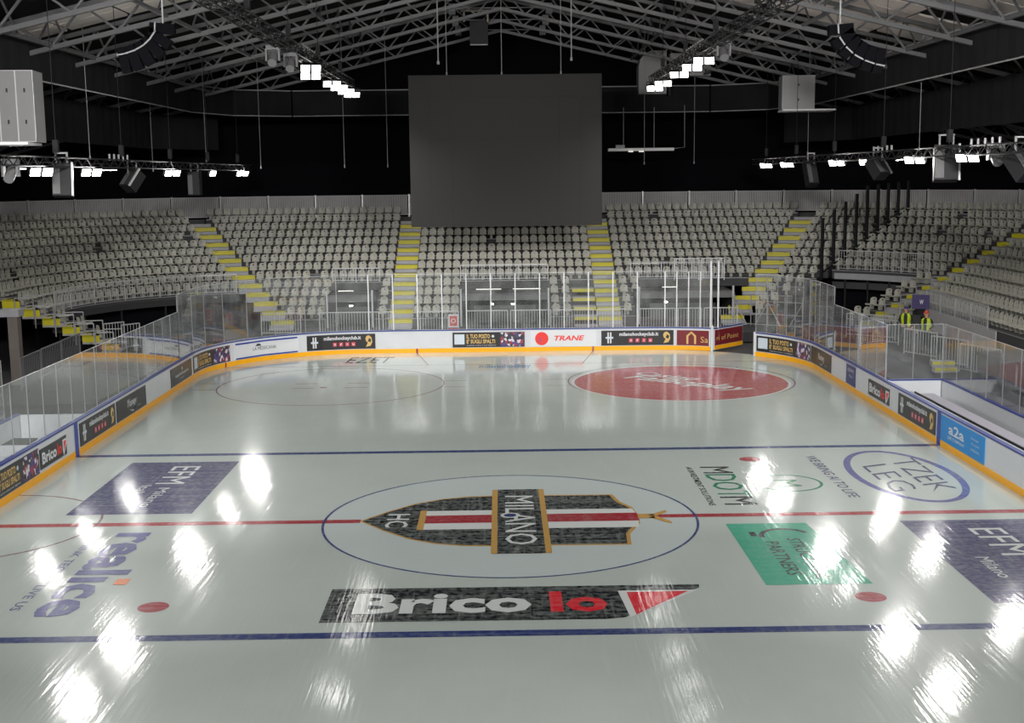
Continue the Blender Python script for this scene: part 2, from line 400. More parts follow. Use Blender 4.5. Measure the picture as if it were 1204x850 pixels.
for sx in (-1, 1):
    for sg in (-1, 1):
        for q in (-1, 1):
            if sx == 1 and sg == 1: continue
            strip('hash_mark', sx * 7 + sg * 4.5 + (0 if sg > 0 else -0.9), sx * 7 + sg * 4.5 + (0.9 if sg > 0 else 0), 20.3 + q * 0.75 - 0.03, 20.3 + q * 0.75 + 0.03, M['ice_faint_red'])
for sx in (-1, 1):
    for q in (-1, 1):
        strip('restraining_mark', -7 + sx * 0.6 - (0.9 if sx < 0 else 0), -7 + sx * 0.6 + (0.9 if sx > 0 else 0), 20.2 + q * 0.55 - 0.04, 20.2 + q * 0.55 + 0.04, M['ice_faint_red'])
for sx in (-1, 1):
    x0, x1 = sx * 4.16, sx * 3.4
    flat_up('trapezoid_line', [(x0 - 0.03, 29.35), (x0 + 0.03, 29.35), (x1 + 0.03, 25.4), (x1 - 0.03, 25.4)], 0.003, M['ice_faint_red'], ice)

# ---- advertisements frozen into the ice.  "turned" lettering reads towards -Y with its tops towards +X
def ice_ad(name, label, cat='ice advert'): return thing(name, label, cat, (0, 0, 0.0))
def turned(parent, body, xb, ytop, h, length, m, bold=0.0, z=0.007, shear=0.0, name='lettering'):
    return text(name, body, (xb, ytop, z), (0, -length, 0), (h, 0, 0), m, parent, bold, shear)
t = ice_ad('ice_advert', 'worn navy rectangle ad in the ice on the left, below the far blue line')
flat_up('field', [(-11.06, 0.92), (-7.92, 0.92), (-7.92, 6.72), (-11.06, 6.72)], 0.0035, M['ice_navy'], t)
turned(t, 'EFM', -9.68, 6.15, 0.78, 2.1, M['ice_text_white']); turned(t, 'Milano', -9.45, 3.6, 0.3, 2.0, M['ice_text_white']); turned(t, 'Italia', -10.0, 3.9, 0.28, 1.2, M['ice_text_white'])
t = ice_ad('ice_advert', 'worn navy rectangle ad in the ice at the right edge, below the red line')
flat_up('field', [(9.25, -6.47), (12.4, -6.47), (12.4, -0.62), (9.25, -0.62)], 0.0035, M['ice_navy'], t)
turned(t, 'EFM', 10.6, -1.35, 0.78, 2.1, M['ice_text_white']); turned(t, 'Milano', 9.95, -3.55, 0.3, 1.4, M['ice_text_white'])
t = ice_ad('ice_advert', 'large violet lowercase wordmark in the ice with an orange dot and small tagline')
turned(t, 'real\u0131ce', -9.25, -0.75, 1.15, 5.75, M['ice_purple'], 0.03, shear=0.0)
flat_up('orange_dot', [(-8.22, -4.6), (-7.95, -4.6), (-7.95, -4.22), (-8.22, -4.22)], 0.007, M['ice_orange'], t)
turned(t, 'THINK TECH    LIVE US', -9.78, -1.2, 0.2, 4.9, M['ice_purple'])
# brico: reads the right way up from here
t = ice_ad('ice_advert', 'long black banner ad in the ice with big white and red letters')
flat_up('field', [(-3.64, -7.02), (1.75, -7.03), (2.1, -6.95), (2.3, -6.75), (2.42, -6.45), (3.75, -5.3), (3.78, -5.09), (-3.64, -5.08)], 0.0035, M['ice_black'], t)
text('lettering', 'Brico', (-3.08, -6.6, 0.007), (3.44, 0, 0), (0, 1.2, 0), M['ice_text_white'], t, 0.035)
text('red_lettering', 'Io', (0.72, -6.62, 0.007), (1.12, 0, 0), (0, 1.2, 0), M['ice_bricored'], t, 0.035)
flat_up('white_edge', [(2.1, -5.42), (3.72, -5.42), (2.2, -6.95)], 0.006, M['ice_text_white'], t)
flat_up('red_flag', [(2.27, -5.53), (3.5, -5.5), (2.33, -6.82)], 0.0085, M['ice_bricored'], t)
# green names
t = ice_ad('ice_advert', 'black and green five letter wordmark in the ice beside the centre circle')
for ch, y0, dy, m_ in (('M', 5.2, 0.78, 'ice_charcoal'), ('D', 4.3, 0.78, 'ice_dgreen'), ('O', 3.42, 0.88, 'ice_dgreen'), ('T', 2.45, 0.6, 'ice_dgreen'), ('M', 1.85, 0.8, 'ice_charcoal')):
    turned(t, ch, 5.4, y0, 0.82, dy, M[m_])
turned(t, 'AI INVESTMENT SOLUTIONS', 5.0, 5.2, 0.17, 4.2, M['ice_charcoal'], 0.01)
t = ice_ad('ice_emblem', 'thin green ring in the ice with a zigzag letter inside', 'ice emblem')
MB().ring((7.46, 3.22), 0.84, 0.92, 0.004).build('ring', M['ice_dgreen'], t)
turned(t, 'M', 7.12, 3.55, 0.64, 0.72, M['ice_dgreen'])
t = ice_ad('ice_advert', 'row of dark blue capitals in the ice between the green ring and large blue ring')
turned(t, 'WE BRING AI TO LIFE', 8.67, 6.4, 0.3, 4.8, M['ice_navy'], 0.01)
t = ice_ad('ice_emblem', 'large blue ring in the ice with angular letters, under the blue poster', 'ice emblem')
rg = MB()
for i in range(72):
    a0, a1 = 2 * math.pi * i / 72, 2 * math.pi * (i + 1) / 72
    rg.add([(10.82 + (1.45 - q) * math.cos(a), 4.0 + (3.0 - q) * math.sin(a), 0.004) for a, q in ((a0, 0.2), (a0, 0), (a1, 0), (a1, 0.2))], [(0, 1, 2, 3)])
rg.build('ring', M['ice_purple'], t)
turned(t, 'TZEK', 10.95, 6.0, 0.75, 4.0, M['ice_navy'], -0.01, shear=-0.25); turned(t, 'LEG', 9.95, 5.3, 0.75, 3.2, M['ice_navy'], -0.01, shear=-0.25)
t = ice_ad('ice_advert', 'sea green rectangle ad in the ice with a dark arc and thin capitals')
flat_up('field', [(5.12, -5.2), (7.28, -5.2), (7.0, -0.68), (5.1, -0.68)], 0.0035, M['ice_green'], t)
MB().ring((6.3, -1.75), 0.5, 0.62, 0.006, n=40, a0=R(25), a1=R(190)).build('arc', M['ice_charcoal'], t)
flat_up('arc_dot', [(5.5, -1.75), (5.64, -1.75), (5.64, -1.4), (5.5, -1.4)], 0.006, M['ice_charcoal'], t)
turned(t, 'STRUCTURAL', 6.25, -1.95, 0.3, 2.9, M['ice_charcoal'], 0.01); turned(t, 'PARTNERS', 5.7, -2.2, 0.32, 2.4, M['ice_charcoal'], 0.01)
t = ice_ad('ice_emblem', 'big red disc in the ice inside the right face-off circle with white script', 'ice emblem')
disc('field', (6.95, 20.0), 4.22, M['ice_discred'], 0.0035, t); MB().ring((6.95, 20.0), 4.22, 4.34, 0.0045).build('white_edge', M['ice_text_white'], t)
q = R(-40); uu = Vector((math.cos(q), math.sin(q), 0)); vv = Vector((-math.sin(q), math.cos(q), 0))
text('lettering', 'Fallioplay', Vector((4.5, 20.9, 0.008)), uu * 5.6, vv * 1.5 + uu * 0.1, M['ice_text_white'], t, 0.02, 0.25)
text('lettering', 'Casino', Vector((5.3, 22.1, 0.008)), uu * 2.9, vv * 0.85, M['ice_text_white'], t, 0.02, 0.25)
t = ice_ad('ice_advert', 'faded dark outlined letters in the ice by the far left boards')
text('lettering', 'EZET', (-7.2, 26.3, 0.006), (2.1, 0, 0), (0, 1.8, 0), M['ice_charcoal'], t, 0.0, 0.2)
t = ice_ad('ice_advert', 'faded blue lettering in the ice in front of the far boards')
text('lettering', 'milanohockey', (-1.15, 24.0, 0.006), (2.25, 0, 0), (0, 1.4, 0), M['ice_sky'], t, 0.03)
# crest
t = thing('team_crest', 'black and gold shield crest lying sideways in the centre circle, white capitals', 'crest', (0, 0, 0))
upper = [(-3.65, 0), (-3.02, 0.88), (-2.4, 1.58), (-1.73, 2.02), (-1.04, 2.24), (-0.45, 2.28), (2.67, 2.25), (2.80, 1.5), (3.06, 0.95), (3.12, 0.2)]
lower = [(3.1, -0.5), (2.76, -1.4), (2.71, -2.26), (-0.42, -2.24), (-1.09, -2.2), (-1.7, -2.02), (-2.34, -1.61), (-3.03, -0.85)]
flat_up('gold_edge', upper + lower, 0.004, M['ice_gold'], t)
flat_up('black_field', [(x * 0.975 - 0.02, y * 0.965) for x, y in upper + lower], 0.0052, M['ice_black'], t)
flat_up('white_band', [(-2.15, -0.84), (3.03, -0.84), (3.12, 0.1), (3.03, 0.82), (-2.15, 0.84)], 0.0064, M['ice_text_white'], t)
flat_up('red_band', [(-2.1, -0.3), (3.1, -0.3), (3.13, 0.1), (3.1, 0.42), (-2.1, 0.4)], 0.0076, M['ice_red'], t)
flat_up('gold_bar', [(-2.22, -0.86), (-2.06, -0.86), (-2.06, 0.87), (-2.22, 0.87)], 0.0088, M['ice_gold'], t)
flat_up('banner_edge', [(-0.45, -2.83), (0.9, -2.83), (0.9, 2.88), (-0.45, 2.88)], 0.0100, M['ice_gold'], t)
flat_up('banner', [(-0.31, -2.83), (0.76, -2.83), (0.76, 2.88), (-0.31, 2.88)], 0.0112, M['ice_black'], t)
turned(t, 'HC', -3.0, 0.58, 0.55, 1.18, M['ice_text_white'], 0.01, 0.009)
turned(t, 'MILANO', -0.13, 2.2, 0.74, 4.35, M['ice_text_white'], 0.0, 0.0124)
MB().ring((0.0, 0.32), 0.16, 0.24, 0.0134, 24).build('white_ring', M['ice_text_white'], t)
disc('blue_drop', (0.0, 0.32), 0.15, M['ice_blue'], 0.0136, t, 20)
for k, pts in enumerate(([(3.1, -0.1), (3.5, -0.1), (3.5, 0.3), (3.1, 0.3)], [(3.35, 0.15), (3.7, 0.5), (3.85, 0.62), (3.85, 0.45), (3.55, 0.1)], [(3.35, 0.0), (3.55, 0.1), (3.85, -0.4), (3.85, -0.58), (3.7, -0.45)])):
    flat_up('gold_tip', pts, 0.0088, M['ice_gold'], t)

# ================================================================== dasher boards
def boards(name, label, path, panel=2):
    t = thing(name, label, 'rink boards', (0, 0, 0))
    i = 0
    while i < len(path) - 1:
        seg = path[i:i + panel + 1]
        MB().sweep(seg, [(0, 0.0), (0.10, 0.0), (0.10, 1.03), (0, 1.03)]).build('board_panel', M['board_white'], t); i += panel
    MB().sweep(path, [(-0.012, 0.001), (0.0, 0.001), (0.0, 0.2), (-0.012, 0.2)]).build('kick_strip', M['board_yellow'], t)
    MB().sweep(path, [(-0.015, 1.03), (0.13, 1.03), (0.13, 1.075), (-0.015, 1.075)]).build('cap_rail', M['rail_blue'], t)
    MB().sweep(path, [(0.13, 0.96), (0.16, 0.96), (0.16, 1.085), (0.13, 1.085)]).build('back_rail', M['alu'], t)
    return t
i22 = next(i for i, q in enumerate(PL) if q[1] > 21.4)
iend = next(i for i, q in enumerate(PL) if q[0] > -6.5)
BL = boards('rink_boards', 'white rink boards with yellow strip along the left side and far end', PL)
BR = boards('rink_boards', 'white rink boards with yellow kick strip and blue rail along the right side', PR)
for par, x, s in ((BL, -13, 1), (BR, 13.05, -1)):
    MB().box((x + s * 0.014, 7.69, 0.515), (0.006, 0.3, 1.03)).build('blue_post_mark', M['board_blue'], par)
for x in (-4.16, 4.16): MB().box((x, 29.385, 0.1), (0.09, 0.01, 0.2)).build('red_mark', M['ice_red'], BL)
a = R(180 - 25); MB().box((-6.4 + 6.585 * math.cos(a), 22.8 + 6.585 * math.sin(a), 0.1), (0.03, 0.08, 0.2), rz=a).build('red_mark', M['ice_red'], BL)
MB().box((9.66, 28.72, 0.6), (0.10, 0.14, 1.2)).build('end_post', M['board_white'], BL)
MB().box((11.32, 27.02, 0.55), (0.10, 0.12, 1.1)).build('end_post', M['board_white'], BR)

# ---- posters on the boards: local frame O (lower left as read), U along, Z up
def path_frame(path, s0, s1):
    """points on a board path between arclengths, as list of (x,y,nx,ny)"""
    out = []; acc = 0.0
    for (a, b) in zip(path, path[1:]):
        l = math.hypot(b[0] - a[0], b[1] - a[1])
        for q in (s0, s1):
            if acc <= q < acc + l:
                f = (q - acc) / l; out.append((q, tuple(a[k] + (b[k] - a[k]) * f for k in range(4))))
        if s0 < acc < s1: out.append((acc, a))
        acc += l
    out.sort(key=lambda e: e[0]); return out
def arclen(path, test):
    acc = 0.0
    for a, b in zip(path, path[1:]):
        if test(a): return acc
        acc += math.hypot(b[0] - a[0], b[1] - a[1])
    return acc
class Poster:
    """flat print bent along the boards; u in 0..1 as read, z in metres"""
    def __init__(s, label, path, s0, s1, z0, z1, m, cat='advertising board', border=True):
        s.path, s.s0, s.s1 = path, s0, s1
        fr = path_frame(path, s0, s1); mid = fr[len(fr) // 2][1]
        s.t = thing('advertising_board', label, cat, (mid[0], mid[1], z0))
        s.sheet = MB().sweep([f[1] for f in fr], [(-0.022, z0), (-0.001, z0), (-0.001, z1), (-0.022, z1)]).build('sheet', m, s.t)
        s.z0, s.z1 = z0, z1
    def pt(s, u, z, off):
        q = s.s0 + (s.s1 - s.s0) * u; acc = 0.0
        for a, b in zip(s.path, s.path[1:]):
            l = math.hypot(b[0] - a[0], b[1] - a[1])
            if acc <= q <= acc + l + 1e-6:
                f = (q - acc) / l; e = [a[k] + (b[k] - a[k]) * f for k in range(4)]
                return (e[0] + e[2] * off, e[1] + e[3] * off, z)
            acc += l
        e = s.path[-1]; return (e[0], e[1], z)
    def shape(s, name, uv, m, off=-0.026):
        H = s.z1 - s.z0
        o = MB(); o.add([s.pt(u, s.z0 + v * H, off) for u, v in uv], [tuple(range(len(uv)))])
        return o.build(name, m, s.t)
    def rect(s, name, u0, v0, u1, v1, m, off=-0.026): return s.shape(name, [(u0, v0), ((u0 + u1) / 2, v0), (u1, v0), (u1, v1), ((u0 + u1) / 2, v1), (u0, v1)], m, off)
    def disc(s, name, u, v, r, m, off=-0.026, n=20, asp=None):
        H = s.z1 - s.z0; k = H / (s.s1 - s.s0)
        return s.shape(name, [(u + r * k * math.cos(2 * math.pi * i / n), v + r * math.sin(2 * math.pi * i / n)) for i in range(n)], m, off)
    def text(s, body, u0, v0, u1, v1, m, bold=0.0, shear=0.0, off=-0.027, name='lettering'):
        vs_, fs = text_mesh(body, bold, shear); H = s.z1 - s.z0
        mb = MB(); mb.add([s.pt(u0 + (u1 - u0) * a, s.z0 + (v0 + (v1 - v0) * b) * H, off) for a, b in vs_], fs)
        po = ORG[s.t.name]; me = bpy.data.meshes.new(name); me.from_pydata([tuple(Vector(p) - po) for p in mb.v], [], mb.f); me.materials.append(m)
        o = bpy.data.objects.new(name, me); COL.objects.link(o); o.parent = s.t; return o
    def icon_row(s, us, v, w_, ms, glyphs):
        H = s.z1 - s.z0; k = H / (s.s1 - s.s0)
        for u, g_ in zip(us, glyphs):
            s.rect('icon', u - w_ * k, v - w_, u + w_ * k, v + w_, M['ad_pink'], -0.026)
            s.text(g_, u - w_ * k * 0.5, v - w_ * 0.6, u + w_ * k * 0.5, v + w_ * 0.6, M['ad_white'], 0.02, off=-0.030)
def club_poster(label, path, s0, s1):
    p = Poster(label, path, s0, s1, 0.235, 0.94, M['ad_black'])
    p.text('milanohockeyclub.it', 0.25, 0.56, 0.79, 0.88, M['ad_white'], 0.03)
    p.icon_row((0.41, 0.50, 0.59, 0.68), 0.33, 0.13, None, ('o', 'f', 'X', 'in'))
    # club mark: white double bar with side bands inside a thin ring
    p.rect('mark_bar', 0.085, 0.15, 0.105, 0.88, M['ad_white']); p.rect('mark_bar', 0.12, 0.15, 0.14, 0.88, M['ad_white'])
    p.rect('mark_band', 0.06, 0.46, 0.165, 0.58, M['ad_pale'], -0.029)
    # gold horse-and-helmet emblem at the right, as a plain gold profile
    p.shape('gold_emblem', [(0.86, 0.12), (0.93, 0.2), (0.955, 0.45), (0.945, 0.75), (0.91, 0.9), (0.875, 0.86), (0.855, 0.7), (0.865, 0.5), (0.89, 0.42), (0.875, 0.25)], M['ad_gold'])
    p.shape('emblem_inset', [(0.89, 0.5), (0.93, 0.42), (0.94, 0.62), (0.91, 0.72)], M['ad_black'], -0.029)  # black printed inset within the gold emblem
    return p
def seat_poster(label, path, s0, s1):
    p = Poster(label, path, s0, s1, 0.235, 0.94, M['ad_black'])
    p.rect('blank_square', 0.025, 0.2, 0.165, 0.88, M['ad_pale'])
    p.text('IL TUO POSTO', 0.195, 0.58, 0.52, 0.88, M['ad_gold'], 0.03); p.text('E\' SUGLI SPALTI', 0.195, 0.25, 0.59, 0.53, M['ad_gold'], 0.03)
    p.text('acquista online il tuo biglietto', 0.195, 0.08, 0.6, 0.17, M['ad_white'], 0.0)
    p.disc('ball_mark', 0.56, 0.73, 0.09, M['ad_pale'])
    p.rect('players_print', 0.665, 0.06, 0.995, 0.97, M['poster']); return p
def brico_poster(label, path, s0, s1):
    p = Poster(label, path, s0, s1, 0.30, 0.86, M['ad_black'])
    p.text('Brico', 0.06, 0.2, 0.6, 0.8, M['ad_white'], 0.035); p.text('Io', 0.63, 0.2, 0.8, 0.8, M['ad_red'], 0.035, name='red_lettering')
    p.shape('white_edge', [(0.84, 0.85), (1.0, 0.85), (1.0, 0.6), (0.87, 0.0), (0.84, 0.3)], M['ad_white']); p.shape('red_flag', [(0.87, 0.75), (0.99, 0.75), (0.885, 0.2)], M['ad_red'], -0.029); return p
def script_poster(label, path, s0, s1, word):
    p = Poster(label, path, s0, s1, 0.235, 0.94, M['ad_black'])
    p.text(word, 0.34, 0.3, 0.66, 0.78, M['ad_white'], 0.02, 0.35); p.shape('swoosh', [(0.40, 0.26), (0.52, 0.10), (0.64, 0.34), (0.68, 0.58), (0.655, 0.36), (0.53, 0.17)], M['ad_white'])
    p.text('milano', 0.68, 0.2, 0.8, 0.28, M['ad_pale']); return p
sL = lambda y: y + 12.0                      # arclength on the left straight
seat_poster('black seat campaign poster on the left boards at the picture edge', PL, sL(1.0), sL(4.55))
brico_poster('small black poster with white and red letters on the left boards', PL, sL(4.65), sL(6.78))
club_poster('black club poster on the left boards just past the blue line', PL, sL(8.0), sL(11.55))
script_poster('black poster with white script on the left boards beside the club poster', PL, sL(11.72), sL(15.2), 'Yoney')
p = Poster('black poster with small pale lettering on the left boards before the corner', PL, sL(18.7), sL(22.0), 0.235, 0.94, M['ad_black'])
p.text('anphitheatre', 0.2, 0.36, 0.82, 0.58, M['ad_white'], 0.01, 0.2); p.disc('pale_drop', 0.52, 0.74, 0.1, M['ad_pale']); p.text('hotel', 0.42, 0.2, 0.6, 0.28, M['ad_pale'])
s_c = sL(22.8); LARC = 6.6 * math.pi / 2
seat_poster('black seat campaign poster on the curved left corner boards', PL, s_c - 0.45, s_c + 3.2)
p = Poster('white poster with blue bands and dark lettering on the curved left corner boards', PL, s_c + 3.5, s_c + 7.0, 0.235, 0.99, M['ad_white'])
p.rect('blue_band', 0.02, 0.86, 0.99, 0.95, M['board_blue']); p.rect('blue_band', 0.02, 0.0, 0.99, 0.08, M['board_blue']); p.text('LA MESSICANA', 0.32, 0.38, 0.68, 0.58, M['ad_black'], 0.0)
p.shape('hat_mark', [(0.36, 0.63), (0.46, 0.63), (0.43, 0.76), (0.39, 0.76)], M['ad_black'])
s_e = s_c + LARC                            # x = -6.4 on the end boards
xe = lambda x: s_e + (x + 6.4)
club_poster('black club poster at the left of the far end boards', PL, xe(-9.35), xe(-6.12))
seat_poster('black seat campaign poster in the middle of the far end boards', PL, xe(-2.48), xe(0.92))
p = Poster('white poster with red ball and red capitals on the far end boards', PL, xe(1.2), xe(4.3), 0.225, 0.98, M['ad_white'])
p.disc('red_ball', 0.17, 0.5, 0.42, M['ad_red']); p.disc('ball_spot', 0.14, 0.42, 0.16, M['ad_pink'], -0.029); p.text('TRANE', 0.36, 0.36, 0.82, 0.68, M['ad_red'], 0.03, 0.25)  # small pink disc printed on the red ball
club_poster('black club poster at the right of the far end boards', PL, xe(4.54), xe(7.95))
p = Poster('maroon poster with gold arch at the right end of the far boards', PL, xe(8.1), xe(9.62), 0.225, 0.94, M['ad_maroon'])
p.shape('gold_arch', [(0.30, 0.1), (0.36, 0.1), (0.36, 0.6), (0.45, 0.8), (0.54, 0.6), (0.54, 0.1), (0.60, 0.1), (0.60, 0.65), (0.45, 0.93), (0.30, 0.65)], M['ad_gold']); p.text('Sa', 0.74, 0.2, 0.98, 0.6, M['ad_gold'])
# open gate leaf swung outwards
GP = [(9.78 + 1.65 * i / 3, 28.72 + 1.75 * i / 3, -0.728, 0.686) for i in range(4)]
t = thing('rink_gate', 'open gate leaf of the boards swung outwards beside the maroon poster', 'gate', (9.78, 28.72, 0))
MB().sweep(GP, [(0, 0.05), (0.08, 0.05), (0.08, 1.03), (0, 1.03)]).build('leaf', M['board_white'], t)
MB().sweep(GP, [(-0.012, 0.06), (0, 0.06), (0, 0.24), (-0.012, 0.24)]).build('kick_strip', M['board_yellow'], t)
MB().sweep(GP, [(-0.015, 1.03), (0.1, 1.03), (0.1, 1.075), (-0.015, 1.075)]).build('cap_rail', M['rail_blue'], t)
GPf = [(x, y, 0.728 * -1, 0.686) for x, y, _, _ in GP]
p = Poster('maroon poster with gold lettering on the open gate leaf', GPf, 0.03, 2.36, 0.26, 0.98, M['ad_maroon'])
p.text('ri of Point', 0.05, 0.3, 0.85, 0.62, M['ad_gold'], 0.0)
# right boards: arclength runs from the gap towards the camera
s_r = 6.45 * R(43); sR = lambda y: s_r + (22.6 - y)
seat_poster('black seat campaign poster on the curved right corner boards', PR, 0.12, 4.0)
script_poster('black poster with white script on the right boards beyond the corner', PR, 4.1, 7.2, 'Yoney')
p = Poster('small navy poster on the right boards between black posters', PR, sR(18.0), sR(16.75), 0.235, 0.98, M['ad_navy'])
p.text('EFM', 0.2, 0.66, 0.8, 0.82, M['ad_white']); p.text('Milano', 0.35, 0.4, 0.75, 0.5, M['ad_white'])
brico_poster('small black poster with white and red letters on the right boards', PR, sR(15.05), sR(12.6))
club_poster('black club poster on the right boards just before the blue line', PR, sR(11.6), sR(7.98))
p = Poster('sky blue poster with white lettering on the right boards after the blue line', PR, sR(7.5), sR(4.05), 0.225, 0.98, M['ad_sky'])
p.text('a2a', 0.2, 0.4, 0.56, 0.82, M['ad_white'], 0.02); p.text('LIFE COMPANY', 0.18, 0.2, 0.58, 0.32, M['ad_white'], 0.01)
for k, w_ in enumerate(('Energia', 'Acqua', 'Ambiente')): p.text(w_, 0.72, 0.66 - k * 0.2, 0.9 if k else 0.88, 0.77 - k * 0.2, M['ad_white'])

# ================================================================== clear screens above the boards
def screen_run(label, path, z1s, wpost=0.026, z0=1.08, off=0.075, m='post_grey'):
    """path nodes each carry a post; panes in between.  z1s(i) = top height of bay i"""
    mid = path[len(path) // 2]; t = thing('glass_screen', label, 'rink glass', (mid[0], mid[1], z0))
    for i, (x, y, nx, ny) in enumerate(path):
        h = max(z1s(min(i, len(path) - 2)), z1s(max(i - 1, 0)))
        MB().box((x + nx * off, y + ny * off, (z0 + h) / 2 + 0.005), (wpost * 0.8, wpost, h - z0), rz=math.atan2(ny, nx)).build('post', M[m], t)
    for i, (a, b) in enumerate(zip(path, path[1:])):
        h = z1s(i); A = Vector((a[0] + a[2] * off, a[1] + a[3] * off, 0)); B = Vector((b[0] + b[2] * off, b[1] + b[3] * off, 0))
        d = (B - A).normalized(); A = A + d * wpost * 0.5; B = B - d * wpost * 0.5; C = (A + B) / 2
        MB().box((C.x, C.y, (z0 + h) / 2), ((B - A).length, 0.012, h - z0), rz=math.atan2(d.y, d.x)).build('pane', M['glass'], t)
        MB().box((C.x, C.y, h + 0.008), ((B - A).length, 0.018, 0.014), rz=math.atan2(d.y, d.x)).build('top_edge', M['alu'], t)
    return t
iA = next(i for i, q in enumerate(PL) if q[1] > 20.0)
iB = next(i for i, q in enumerate(PL) if q[0] > -6.5)
screen_run('clear rink glass with slim posts along the left boards', PL[:iA + 1], lambda i: 3.0)
screen_run('tall clear rink glass around the far left corner', PL[iA:iB + 1:2], lambda i: 3.7)
screen_run('tall clear rink glass with slim posts across the far end', PL[iB:], lambda i: 3.7, wpost=0.05, m='alu')
t = thing('goal_post_mast', 'tall twin grey posts at the open right corner of the far glass', 'post', (9.62, 28.75, 1.1))
MB().box((9.60, 28.80, 2.65), (0.08, 0.08, 3.1)).build('upright', M['alu'], t); MB().box((9.98, 28.98, 2.3), (0.08, 0.08, 3.8)).build('upright', M['alu'], t)
jA = next(i for i, q in enumerate(PR) if q[1] < 20.6); jB = next(i for i, q in enumerate(PR) if q[1] < 13.4)
screen_run('tall clear rink glass around the far right corner', PR[:jA + 1:1], lambda i: 3.7)
screen_run('clear rink glass along the right boards up to the bench', PR[jA:jB + 1], lambda i: 3.0)
yb = PR[jB][1]
BXR = 15.05
path = [(13.1, yb, 0, 1), (14.05, yb, 0, 1), (BXR, yb, 0, 1)]
screen_run('clear glass across the far end of the right bench', path, lambda i: 3.0, z0=1.1, off=0.0)
path = [(BXR, yb - 1.3 * i, 1, 0) for i in range(0, 16)]
screen_run('clear glass along the back of the right bench', path, lambda i: 3.0, z0=1.1, off=0.05)
t = thing('team_bench_box', 'white walled team bench box behind the right boards', 'bench box', (14.1, 2, 0))
MB().box((BXR + 0.05, yb - 9.75, 0.535), (0.1, 19.5, 1.05)).build('back_panel', M['board_white'], t)
MB().box((14.1, yb, 0.535), (1.85, 0.1, 1.05)).build('side_panel', M['board_white'], t)
MB().box((BXR + 0.05, yb - 9.75, 1.08), (0.14, 19.5, 0.04)).build('cap_rail', M['rail_blue'], t)
MB().box((14.1, yb, 1.08), (1.85, 0.14, 0.04)).build('cap_rail', M['rail_blue'], t)
MB().box((14.1, yb - 9.75, 0.06), (1.8, 19.4, 0.24)).build('bench_floor', M['riser_dark'], t)
t = thing('team_bench', 'pale long team bench behind the right boards with dark rails', 'bench', (13.75, 2, 0))
MB().box((14.15, yb - 10.2, 0.78), (0.45, 18, 0.05)).build('seat', M['wood_bench'], t)
for k in range(8): MB().box((14.15, yb - 2.6 - k * 2.3, 0.46), (0.3, 0.06, 0.62)).build('leg', M['black_metal'], t)
for dx in (0.0, 0.14): MB().bar((13.34 + dx, yb - 2.0, 1.0), (13.34 + dx, yb - 19, 1.0), 0.045).build('dark_rail', M['black_metal'], t)
for k in range(7): MB().bar((13.41, yb - 2.6 - k * 2.6, 0.12), (13.41, yb - 2.6 - k * 2.6, 1.0), 0.04).build('rail_post', M['black_metal'], t)
# left penalty box
t = thing('penalty_box', 'white walled officials box behind the left boards', 'bench box', (-14.1, 1, 0))
MB().box((-15.2, 1, 0.535), (0.1, 16, 1.05)).build('back_panel', M['board_white'], t)
for y in (9.0, 4.4): MB().box((-14.15, y, 0.535), (1.95, 0.1, 1.05)).build('side_panel', M['board_white'], t)
MB().box((-15.2, 1, 1.08), (0.14, 16, 0.04)).build('cap_rail', M['rail_blue'], t)
MB().box((-14.15, 1, 0.06), (1.9, 15.8, 0.12)).build('box_floor', M['step_grey'], t)
t = thing('officials_table', 'small dark topped table in the box behind the left glass', 'table', (-14.1, 5.6, 0.12))
MB().box((-14.0, 5.6, 0.84), (0.7, 1.5, 0.05)).build('table_top', M['riser_dark'], t)
for sx in (-1, 1):
    for sy in (-1, 1): MB().box((-14.0 + sx * 0.28, 5.6 + sy * 0.65, 0.465), (0.05, 0.05, 0.69)).build('leg', M['steel'], t)
path = [(-15.2, -5 + 1.3 * i, -1, 0) for i in range(11)]
screen_run('clear glass along the back of the left officials box', path, lambda i: 2.9, z0=1.1, off=0.03)
# ================================================================== grandstand bowl
CX, CY, R0, RUN, RISE, T0 = 12.2, 29.5, 6.6, 0.82, 0.412, 0.95
DECK = 0.5
def rad(k): return R0 + RUN * k
def tz(k): return T0 + RISE * k
def bowl(r, u):
    """point on the row curve of corner radius r at arclength u from the centre; returns x, y, outward normal"""
    s = 1 if u >= 0 else -1; u = abs(u)
    if u < CX: x, y, nx, ny = u, CY + r, 0.0, 1.0
    elif u < CX + r * math.pi / 2:
        a = (u - CX) / r; nx, ny = math.sin(a), math.cos(a); x, y = CX + r * nx, CY + r * ny
    else: x, y, nx, ny = CX + r, CY - (u - CX - r * math.pi / 2), 1.0, 0.0
    return s * x, y, s * nx, ny
def cut(r, line, lo, hi):
    """arclength where the row curve meets a plan line (p0, p1)"""
    (x0, y0), (x1, y1) = line; best = (1e9, 0)
    for i in range(1200):
        u = lo + (hi - lo) * i / 1199; x, y, _, _ = bowl(r, u)
        d = abs((x - x0) * (y1 - y0) - (y - y0) * (x1 - x0)) / math.hypot(x1 - x0, y1 - y0)
        if d < best[0]: best = (d, u)
    return best[1]
AISLES = {  # plan lines of the stairs and of the dividing fence, with search window in arclength
    'A0': (((-19.6, 27.7), (-22.4, 27.2)), -40, -18), 'A1': (((-12.65, 36.91), (-17.12, 43.47)), -24, -8), 'A2': (((-5.4, 36), (-5.4, 48)), -8, -3),
    'A3': (((5.5, 36), (5.5, 48)), 3, 8), 'A4': (((12.91, 36.89), (17.13, 43.45)), 8, 24), 'F': (((17.1, 38.1), (22.9, 42.0)), 13, 30), 'A5': (((19.96, 32.2), (25.58, 33.5)), 16, 40)}
HALF = 0.62
def au(name, r): l, lo, hi = AISLES[name]; return cut(r, l, lo, hi)
NROW = 13
